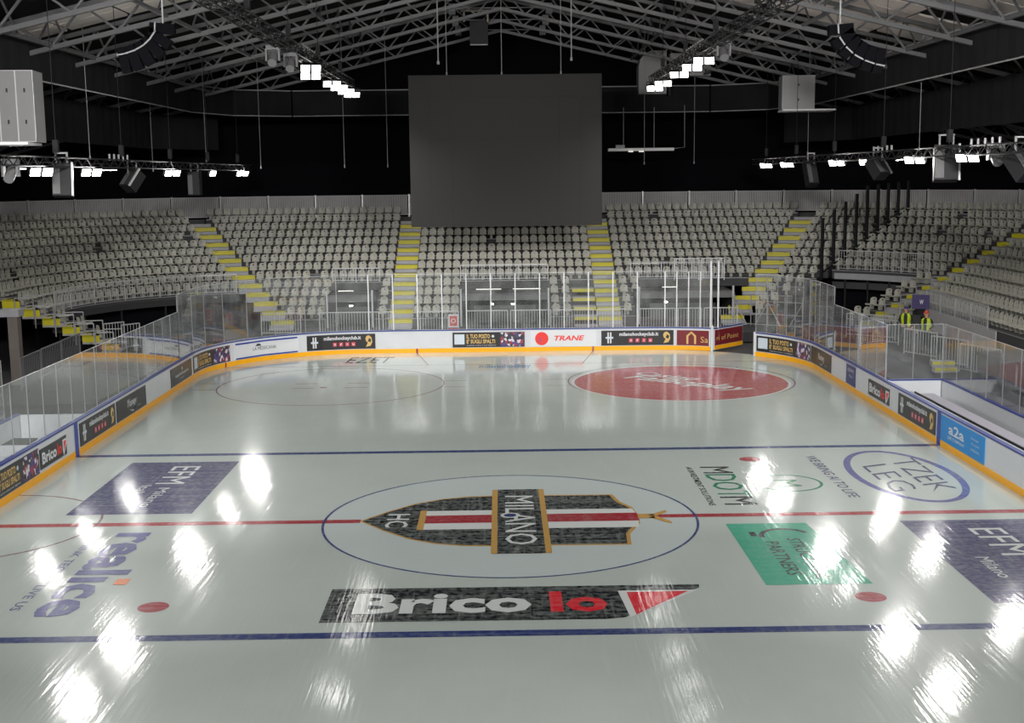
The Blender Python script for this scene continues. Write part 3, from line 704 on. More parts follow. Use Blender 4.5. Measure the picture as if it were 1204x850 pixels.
AU = {n: [au(n, rad(k)) for k in range(-2, NROW + 1)] for n in AISLES}      # index k+2
def A(n, k): return AU[n][k + 2]
def uend(k, s): return CX + rad(k) * math.pi / 2 + (CY - 17.5)
BLOCKS = [('outer left block beyond the left stairs', None, 'A0'), ('curved left corner block', 'A0', 'A1'), ('block left of the screen', 'A1', 'A2'), ('middle block under the screen', 'A2', 'A3'),
          ('block right of the screen', 'A3', 'A4'), ('narrow right corner block', 'A4', 'F'), ('curved right block', 'F', 'A5'), ('outer right block beyond the right stairs', 'A5', None)]
def spans(bi, k):
    """seatable stretches of a row in a block, voids cut out"""
    nm, a, b = BLOCKS[bi]
    u0 = -uend(k, -1) if a is None else A(a, k) + (HALF if a != 'F' else 0.12)
    u1 = uend(k, 1) if b is None else A(b, k) - (HALF if b != 'F' else 0.12)
    if bi == 0: return [(u0, u1)] if k >= 5 else ([])
    if bi == 1 and k < 3: return [(u0, u0 + (1.15 if k > 0 else 0.65))]
    if bi == 2 and k < 4:
        hole = (-9.3, -6.75) if k < 4 else None
        out = [(u0, hole[0]), (hole[1], u1)]
        return [(p, q) for p, q in out if q - p > 0.4]
    if bi == 3 and k < 4: return [(u0, -2.35), (2.4, 3.62)]
    if bi == 4 and k < 4: return [(u0, u0 + (1.25 if k > 1 else 0.75))]
    if bi == 6 and k < 5: return [(u1 - 1.15, u1)]
    if bi == 7 and k < 2: return [(u0, u0 + 1.2)]
    return [(u0, u1)]
def row_path(r, u0, u1, step=0.9):
    n = max(1, int(abs(u1 - u0) / step)); return [bowl(r, u0 + (u1 - u0) * i / n) for i in range(n + 1)]
for bi, (nm, a, b) in enumerate(BLOCKS):
    kk = 6; mid = bowl(rad(kk), sum(spans(bi, kk)[0]) / 2)
    t = thing('grandstand', 'stepped dark grey grandstand of the ' + nm, 'grandstand', (mid[0], mid[1], 0))
    for k in range(NROW):
        for (p, q) in spans(bi, k):
            # widen to meet the stairs' own steps
            MB().sweep(row_path(rad(k), p, q), [(-0.45, tz(k) - 0.46), (0.37, tz(k) - 0.46), (0.37, tz(k)), (-0.45, tz(k))]).build('tread', M['tread'], t)
            MB().sweep(row_path(rad(k), p, q), [(-0.462, tz(k) - 0.03), (-0.45, tz(k) - 0.03), (-0.45, tz(k) + 0.004), (-0.462, tz(k) + 0.004)]).build('nosing', M['steel'], t)
        if k in (6, 8, 10, 12):
            for (p, q) in spans(bi, k):
                n = max(1, int((q - p) / 2.6))
                for i in range(n + 1):
                    x, y, nx, ny = bowl(rad(k), p + 0.2 + (q - p - 0.4) * i / n)
                    if k < 5: MB().bar((x, y, 0.0), (x, y, tz(k) - 0.46), 0.07).build('support_leg', M['black_metal'], t)
# deck between boards and stands
dk = thing('walkway_deck', 'dark raised walkway around the rink in front of the seats', 'walkway', (0, 33, 0))
pth = [bowl(4.0, -34 + 68 * i / 90) for i in range(91)]
MB().sweep(pth, [(-1.7, 0.0), (2.5, 0.0), (2.5, DECK - 0.02), (-1.7, DECK - 0.02)]).build('deck', M['riser_dark'], dk)
# ---- stairs
def stairs(name, label, kmin, kmax, half=HALF, uofs=0.0, side_plate=False):
    c = bowl(rad(6), A(name, 6) + uofs); t = thing('aisle_stairs', label, 'stairs', (c[0], c[1], 0))
    for k in range(kmin, kmax + 1):
        u = A(name, k) + uofs; pa = row_path(rad(k), u - half + 0.01, u + half - 0.01, 0.7); z = tz(k)
        MB().sweep(pa, [(-0.45, z - 0.06), (0.37, z - 0.06), (0.37, z), (-0.45, z)]).build('step', M['step_grey'], t)
        MB().sweep(pa, [(0.02, z), (0.37, z), (0.37, z + 0.165), (0.02, z + 0.165)]).build('half_step', M['step_grey'], t)
        if k < kmax:
            st = MB().sweep(pa, [(0.335, z + 0.167), (0.37, z + 0.167), (0.37, z + RISE - 0.012), (0.335, z + RISE - 0.012)]).build('yellow_riser', M['step_yellow'], t)
            if side_plate:
                pe = row_path(rad(k), u - half - 0.02, u - half + 0.02, 1.0)
                MB().sweep(pe, [(-0.42, z + 0.03), (0.34, z + 0.03), (0.34, z + 0.33), (-0.42, z + 0.33)]).build('yellow_side_plate', M['step_yellow'], t)
            tb = MB()
            for i in range(15):
                x, y, nx, ny = bowl(rad(k) + 0.328, u - half + 0.06 + (2 * half - 0.12) * i / 14)
                tb.box((x, y, z + RISE - 0.035), (0.012, 0.035, 0.045), rz=math.atan2(ny, nx))
            tb.build('grip_teeth', M['riser_dark'], t, kind='stuff')
    return t
stairs('A0', 'yellow edged stairs at the far left, seen low behind the left glass', -1, 12, side_plate=True)
stairs('A1', 'yellow edged stairs between the left corner block and the block left of the screen', -1, 11)
stairs('A2', 'yellow edged stairs running down from the left edge of the screen', -1, 11)
stairs('A3', 'yellow edged stairs running down from the right edge of the screen', -1, 11)
stairs('A4', 'yellow edged stairs between the block right of the screen and the narrow corner block', -1, 11)
stairs('A5', 'yellow edged stairs at the far right, climbing above the two stewards', -1, 12)
# extra flight beside A3
t = thing('aisle_stairs', 'short yellow edged flight beside the right middle stairs, left of the glass posts', 'stairs', (4.1, 36, 0))
for k in range(-1, 4):
    pa = row_path(rad(k), 3.66, 4.84, 0.7); z = tz(k)
    MB().sweep(pa, [(-0.45, z - 0.06), (0.37, z - 0.06), (0.37, z), (-0.45, z)]).build('step', M['step_grey'], t)
    if k < 3: MB().sweep(pa, [(0.345, z + RISE / 2), (0.37, z + RISE / 2), (0.37, z + RISE - 0.035), (0.345, z + RISE - 0.035)]).build('yellow_riser', M['step_yellow'], t)
# ---- seats
def seat_mesh():
    """one moulded shell: rounded backrest with a hand hole, curved pan, short pedestal"""
    out = []; W, zb, zt = 0.20, 0.25, 0.60
    n = 24; outer = []; inner = []
    for i in range(n):
        a = 2 * math.pi * i / n; c, s_ = math.cos(a), math.sin(a)
        if s_ >= -0.01: x, z = W * math.copysign(abs(c) ** 0.72, c), zt - 0.17 + 0.17 * max(0, s_) ** 0.8
        else: x, z = W * 0.97 * max(-1, min(1, c * 1.7)), (zb if abs(c) < 0.75 else zt - 0.17 + (zb - zt + 0.17) * abs(s_))
        outer.append((x, z)); inner.append((0.052 * c, zt - 0.10 + 0.034 * s_))
    def yb(x, z): return 0.06 + 0.10 * (z - zb) - 0.9 * x * x
    mb = MB()
    v = [(x, yb(x, z), z) for x, z in outer] + [(x, yb(x, z), z) for x, z in inner] + [(x, yb(x, z) + 0.025, z) for x, z in outer] + [(x, yb(x, z) + 0.025, z) for x, z in inner]
    f = []
    for i in range(n):
        j = (i + 1) % n
        f += [(i, j, n + j, n + i), (2 * n + j, 2 * n + i, 3 * n + i, 3 * n + j), (j, i, 2 * n + i, 2 * n + j), (n + i, n + j, 3 * n + j, 3 * n + i)]
    mb.add(v, f)
    prof = [(0.075, 0.27), (0.0, 0.235), (-0.18, 0.25), (-0.32, 0.27), (-0.35, 0.245), (-0.345, 0.225), (-0.18, 0.215), (0.0, 0.205), (0.085, 0.235)]
    m = len(prof); vs_ = [(x, y, z + (0.025 if abs(x) > 0.18 else 0)) for x in (-0.205, -0.16, 0.16, 0.205) for y, z in prof]
    fs = [(i * m + k, i * m + (k + 1) % m, (i + 1) * m + (k + 1) % m, (i + 1) * m + k) for i in range(3) for k in range(m)] + [tuple(range(m)), tuple(reversed(range(3 * m, 4 * m)))]
    mb.add(vs_, fs); mb.box((0, -0.06, 0.105), (0.14, 0.16, 0.21))
    return mb
SEAT = seat_mesh(); SEAT_ME = SEAT.mesh('stadium_seat', M['seat'])
SHORT = ['outer left block', 'left corner block', 'block left of the screen', 'middle block', 'block right of the screen', 'narrow right corner block', 'curved right block', 'outer right block']
cam_inv = cam.matrix_world.inverted()
def in_view(x, y, z):
    p = cam_inv @ Vector((x, y, z)); d = -p.z; fx = 1483.7
    return d, 602 + fx * p.x / d, 425 - fx * p.y / d
seats = []
for bi in range(len(BLOCKS)):
    for k in range(NROW):
        n_in_row = 0
        for (p, q) in spans(bi, k):
            pitch = 0.47 if bi == 3 else 0.485
            n = int((q - p - 0.04) / pitch)
            if n < 1: continue
            sp = (q - p) / n
            for i in range(n):
                u = p + sp * (i + 0.5) + random.uniform(-0.02, 0.02); n_in_row += 1
                if random.random() < 0.012 and n > 4: continue
                x, y, nx, ny = bowl(rad(k) + 0.14, u); seats.append((bi, k, n_in_row, x, y, tz(k), math.atan2(-nx, ny)))
vis = []
for s_ in seats:
    d, px, py = in_view(s_[3], s_[4], s_[5] + 0.45)
    hidden = 482 < px < 706 and py < 268
    if 4 < px < 1200 and not hidden and not (s_[0] == 0): vis.append((d, s_))
vis.sort(key=lambda e: e[0]); single = set(id(e[1]) for e in vis[:300])
rest = MB(); rowname = lambda k: ('front row' if k == 0 else 'top row' if k == 12 else ordinal(13 - k) + ' row from the top')
ends = {}
for s_ in seats: ends[(s_[0], s_[1])] = max(ends.get((s_[0], s_[1]), 0), s_[2])
for s_ in seats:
    bi, k, n, x, y, z, rz = s_
    if id(s_) in single:
        o = bpy.data.objects.new('stadium_seat', SEAT_ME); COL.objects.link(o); o.location = (x, y, z); o.rotation_euler = (0, 0, rz + random.uniform(-0.03, 0.03))
        tag(o, f'{ordinal(n)} grey seat from the left, {rowname(k)}, {SHORT[bi]}', 'seat', 'grey shell seats of the grandstands')
    else:
        mt = Matrix.Translation((x, y, z)) @ Matrix.Rotation(rz, 4, 'Z'); rest.add([mt @ Vector(v) for v in SEAT.v], SEAT.f)
tag(rest.build('seats_beyond', M['seat']), 'remaining grey shell seats in the farther rows of the grandstands', 'seats', kind='stuff')

# ---- railings and crowd barriers
def fence(name, label, cat, p0, p1, z0, h, gap=0.13, m='galv', posts=True, group=None, bars=True, thick=0.045):
    p0, p1 = Vector((*p0, z0)), Vector((*p1, z0)) if len(p1) == 2 else Vector(p1)
    d = p1 - p0; L = d.length; up = Vector((0, 0, h)); dn = d.normalized()
    t = thing(name, label, cat, tuple(p0), group)
    lift = Vector((0, 0, 0.12)); F = M[m]
    MB().bar(p0 + up, p1 + up, thick).build('top_rail', F, t)
    MB().bar(p0 + lift, p1 + lift, thick * 0.8).build('bottom_rail', F, t)
    for q in (p0, p1): MB().bar(q, q + up, thick).build('end_post', F, t)
    if bars:
        n = max(2, int(L / gap)); mb = MB()
        for i in range(1, n): q = p0 + d * (i / n); mb.bar(q + lift, q + up, 0.018)
        mb.build('infill_bars', F, t, kind='stuff')
    return t
# slatted barrier behind the top row
rb = rad(12) + 0.62; n_ = 34; ua, ub = -(CX + rb * math.pi / 2 + 8.6), CX + rb * math.pi / 2 + 8.6
for i in range(n_):
    u0, u1 = ua + (ub - ua) * i / n_, ua + (ub - ua) * (i + 1) / n_
    A_, B_ = bowl(rb, u0), bowl(rb, u1); t = thing('top_barrier', f'{ordinal(i + 1)} grey slatted barrier bay from the left, behind the top seat row', 'barrier', (A_[0], A_[1], tz(12)), 'grey slatted barriers behind the top row')
    F = M['panel_grey']; z = tz(12); h = 1.25; a3, b3 = Vector((A_[0], A_[1], z)), Vector((B_[0], B_[1], z)); d = b3 - a3; mb = MB(); b3 = a3 + d * 0.985; d = b3 - a3
    MB().bar(a3 + Vector((0, 0, h)), b3 + Vector((0, 0, h)), 0.05).build('top_rail', F, t); MB().bar(a3 + Vector((0, 0, 0.1)), b3 + Vector((0, 0, 0.1)), 0.05).build('bottom_rail', F, t)
    MB().bar(a3 - Vector((0, 0, 0.3)), a3 + Vector((0, 0, h + 0.06)), 0.085).build('post', M['galv'], t)
    ns = max(4, int(d.length / 0.105))
    for j in range(1, ns): q = a3 + d * (j / ns); mb.bar(q + Vector((0, 0, 0.1)), q + Vector((0, 0, h)), 0.02, 0.082, up=(d.normalized().x, d.normalized().y, 0))
    mb.build('slats', F, t, kind='stuff')
MBk = MB(); MBk.sweep(row_path(rb + 0.15, ua, ub), [(-0.6, tz(12) - 0.46), (0.3, tz(12) - 0.46), (0.3, tz(12) - 0.02), (-0.6, tz(12) - 0.02)])
tag(MBk.build('rear_walkway', M['tread']), 'dark walkway strip behind the top seat row', 'walkway')
# crowd barriers in front of the end stand
for i, (a, b, w_) in enumerate([(-12.1, -10.15, 'at the left corner of the far stand'), (-9.2, -6.25, 'in front of the left tunnel'), (-6.05, -5.5, 'short, at the foot of the left middle stairs'), (-4.2, -2.3, 'in front of the front row left of the red sign'),
                    (-1.9, 0.15, 'in front of the middle tunnel, left half'), (0.3, 2.3, 'in front of the middle tunnel, right half'), (2.45, 4.4, 'in front of the short yellow flight'), (4.6, 6.0, 'at the foot of the right middle stairs'),
                    (6.65, 8.5, 'in front of the right tunnel, left part'), (8.65, 9.8, 'in front of the right tunnel, middle'), (9.95, 11.6, 'in front of the right tunnel, right part')]):
    fence('crowd_barrier', 'steel crowd barrier ' + w_, 'barrier', (a, 32.8), (b, 32.8), DECK, 1.1, 0.13, group='crowd barriers in front of the far stand')
def arc_fence(label, k, u0, u1, z, h, seg=2.0, cat='railing', dr=-0.5, name='guard_railing'):
    n = max(1, round(abs(u1 - u0) / seg)); c = bowl(rad(k) + dr, (u0 + u1) / 2); t = thing(name, label, cat, (c[0], c[1], z)); F = M['galv']; mb = MB()
    for i in range(n):
        a_, b_ = bowl(rad(k) + dr, u0 + (u1 - u0) * i / n), bowl(rad(k) + dr, u0 + (u1 - u0) * (i + 1) / n); p, q = Vector((a_[0], a_[1], z)), Vector((b_[0], b_[1], z))
        up = Vector((0, 0, h)); lf = Vector((0, 0, 0.1))
        MB().bar(p + up, q + up, 0.045).build('top_rail', F, t); MB().bar(p + lf, q + lf, 0.035).build('bottom_rail', F, t); MB().bar(p, p + up, 0.045).build('post', F, t)
        if i == n - 1: MB().bar(q, q + up, 0.045).build('post', F, t)
        m_ = max(2, int((q - p).length / 0.14))
        for j in range(1, m_): w_ = p + (q - p) * (j / m_); mb.bar(w_ + lf, w_ + up, 0.017)
    mb.build('infill_bars', F, t, kind='stuff'); return t
arc_fence('long steel railing along the lowest seats of the left corner block', 3, A('A0', 3) + 1.9, A('A1', 3) - HALF, tz(3), 1.0)
arc_fence('steel railing on the edge of the right corner platform', 5, A('F', 5) + 0.2, A('A5', 5) - 1.9, tz(5), 1.05)
arc_fence('short steel railing above the left tunnel', 4, -9.3, -6.75, tz(4), 0.75, 1.3)
arc_fence('steel railing above the middle tunnel', 4, -2.35, 2.4, tz(4), 0.85, 1.6)
arc_fence('steel railing above the right tunnel', 4, 6.9, 11.9, tz(4), 0.85, 1.7)
arc_fence('steel railing along the lowest seats of the outer right block', 2, A('A5', 2) + 1.9, A('A5', 2) + 9.5, tz(2) - 0.1, 1.0)
fence('crowd_barrier', 'steel crowd barrier on top of the right tunnel, left one', 'barrier', (9.05, 37.2), (10.35, 37.2), tz(4) + 0.02, 1.15, 0.12, group='crowd barriers on the right tunnel'); fence('crowd_barrier', 'steel crowd barrier standing on top of the right tunnel, right one', 'barrier', (10.5, 37.2), (11.7, 37.2), tz(4) + 0.02, 1.15, 0.12, group='crowd barriers on the right tunnel')
def stair_rail(label, pts, h=0.95):
    """one hoop of tube per step"""
    t = thing('stair_railing', label, 'railing', pts[0]); F = M['steel']; P = [Vector(p) for p in pts]
    for p, q in zip(P, P[1:]):
        e = Vector((q.x, q.y, p.z)); e = p + (e - p) * 0.94
        for f in (1.0, 0.5): MB().bar(p + Vector((0, 0, h * f)), e + Vector((0, 0, h * f)), 0.04).build('rail', F, t)
        for w_ in (p, e): MB().bar(w_, w_ + Vector((0, 0, h)), 0.04).build('post', F, t)
    return t
for nm, lab, sd, w_, k0 in (('A0', 'left', -1, 'on the near side', -1), ('A0', 'left', 1, 'on the seat side', -1), ('A5', 'right', 1, 'on the outer side', 0)):
    pts = []
    for k in range(k0, 5):
        x, y, nx, ny = bowl(rad(k) - 0.4, A(nm, k) + sd * (HALF + 0.03)); pts.append((x, y, tz(k)))
    stair_rail(f'stepped tube handrail hoops of the far {lab} stairs, {w_}', pts)
t = thing('metal_steps', 'small grey metal steps with yellow edges behind the end of the right bench', 'steps', (16.6, 18.3, DECK - 0.02))
for k in range(2):
    MB().box((17.0, 18.5 + 0.32 * k, DECK + 0.10 + 0.2 * k), (0.9, 0.34, 0.2)).build('step', M['step_grey'], t); MB().box((17.0, 18.32 + 0.32 * k, DECK + 0.13 + 0.2 * k), (0.86, 0.02, 0.11)).build('yellow_edge', M['step_yellow'], t)
# loose barriers and rails near the corners behind the side glass
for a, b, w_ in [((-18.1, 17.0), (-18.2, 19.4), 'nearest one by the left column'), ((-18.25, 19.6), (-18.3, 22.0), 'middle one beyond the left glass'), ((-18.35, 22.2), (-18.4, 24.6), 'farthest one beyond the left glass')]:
    fence('crowd_barrier', 'dim steel crowd barrier on the left walkway, ' + w_, 'barrier', a, b, DECK, 1.2, 0.16, m='steel_shaded', group='crowd barriers on the left walkway')
fence('crowd_barrier', 'upright steel gate frame at the left corner opening, farther one', 'barrier', (-18.6, 28.6), (-17.9, 29.4), DECK, 1.15, 0.15, group='gates at the left corner opening'); fence('crowd_barrier', 'upright steel gate frame at the left corner opening, nearer one', 'barrier', (-17.6, 28.0), (-17.0, 28.8), DECK, 1.15, 0.15, group='gates at the left corner opening')
for a, b, z, w_ in [((15.9, 26.2), (17.1, 26.9), DECK, 'in front of the right corner opening'), ((16.8, 27.4), (17.6, 26.2), DECK, 'turned sideways at the right corner opening'), ((16.2, 29.6), (18.0, 28.0), DECK, 'deep in the right corner opening'),
                 ((17.3, 21.0), (18.2, 19.4), DECK, 'right of the steward with the red cap'), ((17.0, 23.5), (17.8, 21.8), DECK - 0.0, 'in front of the stewards'), ((17.6, 18.6), (18.4, 16.6), DECK, 'at the right edge by the dark table')]:
    fence('crowd_barrier', 'steel crowd barrier ' + w_, 'barrier', a, b, z, 1.1, 0.15, group='crowd barriers on the right walkway')
# ---- tunnels under the stand
def tunnel(label, x0, x1, lights, tubes):
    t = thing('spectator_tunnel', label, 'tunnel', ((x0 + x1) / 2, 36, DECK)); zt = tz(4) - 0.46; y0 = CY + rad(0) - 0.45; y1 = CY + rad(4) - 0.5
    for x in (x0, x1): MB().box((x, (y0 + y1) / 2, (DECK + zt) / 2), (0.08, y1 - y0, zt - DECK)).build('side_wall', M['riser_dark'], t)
    MB().box(((x0 + x1) / 2, y1 + 0.02, (DECK + zt) / 2), (x1 - x0, 0.06, zt - DECK)).build('dark_backing', M['wall_black'], t)  # black sheet added to close the tunnel from behind
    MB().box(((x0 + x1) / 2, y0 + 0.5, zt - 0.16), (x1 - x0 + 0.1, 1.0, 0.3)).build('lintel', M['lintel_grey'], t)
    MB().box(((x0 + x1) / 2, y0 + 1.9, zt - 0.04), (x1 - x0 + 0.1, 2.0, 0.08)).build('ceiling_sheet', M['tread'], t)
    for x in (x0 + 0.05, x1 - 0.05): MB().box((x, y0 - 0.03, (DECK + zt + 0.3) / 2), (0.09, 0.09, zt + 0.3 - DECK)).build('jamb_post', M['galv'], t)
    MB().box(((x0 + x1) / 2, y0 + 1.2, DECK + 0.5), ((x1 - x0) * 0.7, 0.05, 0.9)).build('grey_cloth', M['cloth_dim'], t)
    for x in lights:
        l = MB().box((x, y0 - 0.04, zt - 0.5), (0.16, 0.06, 0.06)).build('small_lamp', M['small_light'], t)
        L_ = bpy.data.lights.new('small_lamp_light', 'AREA'); L_.energy = 9; L_.size = 0.25; L_.color = (1, 0.97, 0.92); lo = bpy.data.objects.new('small_lamp_light', L_); COL.objects.link(lo); lo.parent = t; lo.location = (x - (x0 + x1) / 2, y0 - 0.12 - 36, zt - 0.5 - DECK); lo.rotation_euler = (R(65), 0, 0)
    for xa, xb in tubes: MB().box(((xa + xb) / 2, y0 - 0.06, zt + 0.28), (xb - xa, 0.06, 0.035)).build('light_tube', M['tube_light'], t)
    return t
tunnel('dark tunnel opening with one small lamp in the block left of the screen', -9.25, -6.8, (-7.95,), ((-8.6, -7.8),))
tunnel('wide dark tunnel opening with two small lamps in the middle block', -2.3, 2.35, (-0.65, 0.45), ((-1.45, -0.15), (0.45, 1.9)))
tunnel('widest dark tunnel opening in the block right of the screen', 6.95, 11.95, (8.4,), ((8.2, 8.95),))
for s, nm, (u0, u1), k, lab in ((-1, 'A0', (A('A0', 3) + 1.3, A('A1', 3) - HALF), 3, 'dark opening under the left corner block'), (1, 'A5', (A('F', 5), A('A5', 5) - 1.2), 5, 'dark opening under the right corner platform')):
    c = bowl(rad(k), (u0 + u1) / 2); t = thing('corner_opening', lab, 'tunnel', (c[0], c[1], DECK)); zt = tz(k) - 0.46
    MB().sweep(row_path(rad(k) + 1.2, u0, u1), [(0, 0.0), (0.08, 0.0), (0.08, zt), (0, zt)]).build('dark_backing', M['wall_black'], t)  # added black backing that hides the hollow stand behind the void
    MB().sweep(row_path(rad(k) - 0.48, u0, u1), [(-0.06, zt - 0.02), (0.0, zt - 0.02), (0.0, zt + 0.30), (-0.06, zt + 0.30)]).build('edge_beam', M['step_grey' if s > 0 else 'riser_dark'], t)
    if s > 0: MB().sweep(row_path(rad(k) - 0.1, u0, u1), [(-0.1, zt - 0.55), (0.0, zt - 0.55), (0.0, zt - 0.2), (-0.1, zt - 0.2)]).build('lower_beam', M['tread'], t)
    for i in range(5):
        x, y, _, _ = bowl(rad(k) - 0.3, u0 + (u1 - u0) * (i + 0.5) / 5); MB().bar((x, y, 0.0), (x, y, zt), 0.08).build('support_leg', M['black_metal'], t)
# front fascia of the outer right block
t = thing('stand_fascia', 'grey fascia sheet below the outer right seats beside the handrails', 'fascia', (20.5, 26, DECK))
MB().sweep(row_path(rad(2) - 0.5, A('A5', 2) + 2.0, A('A5', 2) + 10.5), [(-0.06, DECK + 0.35), (0, DECK + 0.35), (0, tz(2) - 0.03), (-0.06, tz(2) - 0.03)]).build('sheet', M['panel_grey'], t)
# ---- dividing fence of tall dark posts
t = thing('divider_fence', 'row of tall dark steel posts climbing the stand right of the corner block', 'fence', (20, 40, 3))
for k in range(4, 13):
    x, y, _, _ = bowl(rad(k) - 0.1, A('F', k)); hh = 3.3 if k < 9 else 3.3 - (k - 8) * 0.35
    MB().box((x, y, tz(k) + hh / 2 - 0.1), (0.13, 0.13, hh), rz=R(40)).build('post', M['black_metal'], t)
x0, y0, _, _ = bowl(rad(4) - 0.1, A('F', 4)); x1, y1, _, _ = bowl(rad(12) - 0.1, A('F', 12))
MB().bar((x0, y0, tz(4) + 0.25), (x1, y1, tz(12) + 0.25), 0.05).build('foot_rail', M['black_metal'], t)
# ---- scaffold at the open corner
t = thing('scaffold_frame', 'dark scaffold tubes under the stand behind the open boards corner', 'scaffold', (12.6, 33.2, 0))
for i in range(5):
    x = 11.9 + i * 0.75; y = 35.2 - i * 0.55
    MB().tube([(x, y, 0), (x, y, 2.0)], 0.03).build('upright', M['steel'], t)
    if i < 4:
        x2, y2 = x + 0.75, y - 0.55
        for z in (0.55, 1.1, 1.75): MB().tube([(x, y, z), (x2, y2, z)], 0.025).build('ledger', M['steel'], t)
        MB().tube([(x, y, 0.1 if i % 2 else 1.7), (x2, y2, 1.7 if i % 2 else 0.1)], 0.025).build('brace', M['steel'], t)
# red sign by the front row
t = thing('notice_sign', 'small white and red notice sign on the barrier left of the middle tunnel', 'sign', (-2.55, 32.72, 1.0))
MB().box((-2.55, 32.72, 1.12), (0.5, 0.02, 0.66)).build('sheet', M['ad_white'], t); MB().box((-2.55, 32.705, 1.12), (0.38, 0.012, 0.5)).build('red_square', M['sign_red'], t); MB().ring((0, 0), 0.09, 0.13, 0).v
rg = MB(); rg.ring((0, 0), 0.08, 0.12, 0, 24); rg.v = [(-2.55 + a, 32.697, 1.12 + b) for a, b, c in rg.v]; rg.build('ring_mark', M['ad_white'], t); MB().box((-2.55, 32.72, 0.68), (0.5, 0.02, 0.14)).build('red_strip', M['sign_red'], t)
# left edge column
t = thing('roof_column', 'brownish grey square column at the left edge of the picture', 'column', (-20, 21.6, 0)); MB().box((-20, 21.6, 1.45), (0.4, 0.4, 2.9)).build('shaft', M['brown_grey'], t); MB().box((-20.1, 21.6, 2.95), (0.8, 0.6, 0.3)).build('head_plate', M['step_grey'], t)
# purple banner and dark equipment table on the right
t = thing('fabric_banner', 'small purple banner with a white letter hanging by the right stairs', 'banner', (19.35, 28.6, 1.9)); MB().box((19.35, 28.6, 2.2), (0.78, 0.03, 0.66), rz=R(-25)).build('cloth', M['purple'], t)
text('lettering', 'W', (19.28, 28.56, 2.1), (0.16, -0.075, 0), (0, 0, 0.2), M['ad_white'], t, 0.03)
t = thing('equipment_table', 'dark covered equipment table at the right edge behind the glass', 'table', (18.2, 15.6, DECK)); MB().box((18.1, 15.7, DECK + 0.95), (0.9, 2.6, 0.12)).build('table_top', M['black_metal'], t); MB().box((17.75, 15.7, DECK + 0.5), (0.06, 2.5, 0.9)).build('dark_cover', M['cloth_black'], t)
for k in range(2): MB().box((18.3, 14.9 + k * 1.6, DECK + 0.45), (0.06, 0.06, 0.88)).build('leg', M['steel'], t)

# ================================================================== hanging screen
t = thing('hanging_screen', 'big dark grey switched off screen hanging over the far end', 'screen', (0.15, 30, 5.85))
MB().box((0.15, 30.16, 9.37), (8.9, 0.24, 6.9)).build('cabinet', M['black_metal'], t)
for i in range(9):
    for j in range(7): MB().box((0.15 - 4.48 + 8.96 * (i + 0.5) / 9, 30.02, 5.88 + 6.98 * (j + 0.5) / 7), (8.96 / 9 - 0.004, 0.05, 6.98 / 7 - 0.004)).build('screen_tile', M['screen_off'], t)
MB().box((0.15, 30.4, 12.7), (8.6, 0.2, 0.12)).build('rigging_bar', M['black_metal'], t)
def roofz(x): return RIDGE - abs(x) * SL - 0.1
def cable(label, x, y, z0, z1=None, r=0.018, m='steel', kind='hanging cable'):
    t = thing('hanging_cable', label, kind, (x, y, z0), 'thin cables hanging from the roof'); MB().tube([(x, y, z0), (x, y, z1 or roofz(x))], r, 5).build('wire', M[m], t); MB().tube([(x, y, z0 - 0.14), (x, y, z0)], r * 2.2, 6).build('end_fitting', M[m], t); return t
cable('steel cable holding the left side of the dark screen', -2.55, 30.2, 13.0); cable('steel cable holding the right side of the dark screen', 2.75, 30.2, 13.0); cable('thin cable at the middle of the dark screen', 0.0, 30.3, 13.0)
cable('loose bright rope ending just above the screen, left one', -2.9, 29.5, 13.45, r=0.03, m='galv'); cable('loose twin rope ending just above the screen, right one', 3.2, 29.5, 13.55, r=0.026, m='galv')
for px, y, zb in ((245, 40, 9.3), (110, 22, 9.2), (183, 38, 8.8), (308, 40, 8.9), (405, 41, 8.9), (455, 41, 8.9), (753, 41, 8.9), (811, 41, 8.9), (943, 37, 9.3), (1072, 24, 9.2)):
    d = y + 29.7; x = (px - 588) * d / 1484
    cable(f'{ordinal([110, 183, 245, 308, 405, 455, 753, 811, 943, 1072].index(px) + 1)} thin vertical cable from the left, hanging in front of the black drapes', x, y, zb, r=0.016)

# ================================================================== roof trusses
def truss(y, label):
    t = thing('roof_truss', label, 'roof truss', (0, y, 16.8)); F = M['truss_grey']; zb, zt = 16.75, 17.95; half = 30
    for s in (-1, 1):
        MB().bar((0, y, zb), (s * half, y, zb - half * SL), 0.20, 0.16).build('bottom_chord', F, t); MB().bar((0, y, zt), (s * half, y, zt - half * SL), 0.18, 0.16).build('top_chord', F, t)
        n = 12
        for i in range(n):
            xa, xb = half * i / n, half * (i + 0.5) / n; xc = half * (i + 1) / n
            MB().bar((s * xa, y, zt - xa * SL), (s * xb, y, zb - xb * SL), 0.075).build('web', F, t); MB().bar((s * xb, y, zb - xb * SL), (s * xc, y, zt - xc * SL), 0.075).build('web', F, t)
        MB().box((s * 2.5, y, zb + 0.0), (0.35, 0.22, 0.55)).build('node_plate', F, t)
    MB().bar((-2.5, y, zb + 0.05), (2.5, y, zb + 0.05), 0.06).build('tie_bar', F, t)
ys = [47.3, 42.4, 37.4, 32.2, 27.1, 22.0, 17.0, 12.0, 7.0, 2.0, -3.0]
for i, y in enumerate(ys): truss(y, f'{ordinal(i + 1)} grey lattice roof truss counted from the far wall')
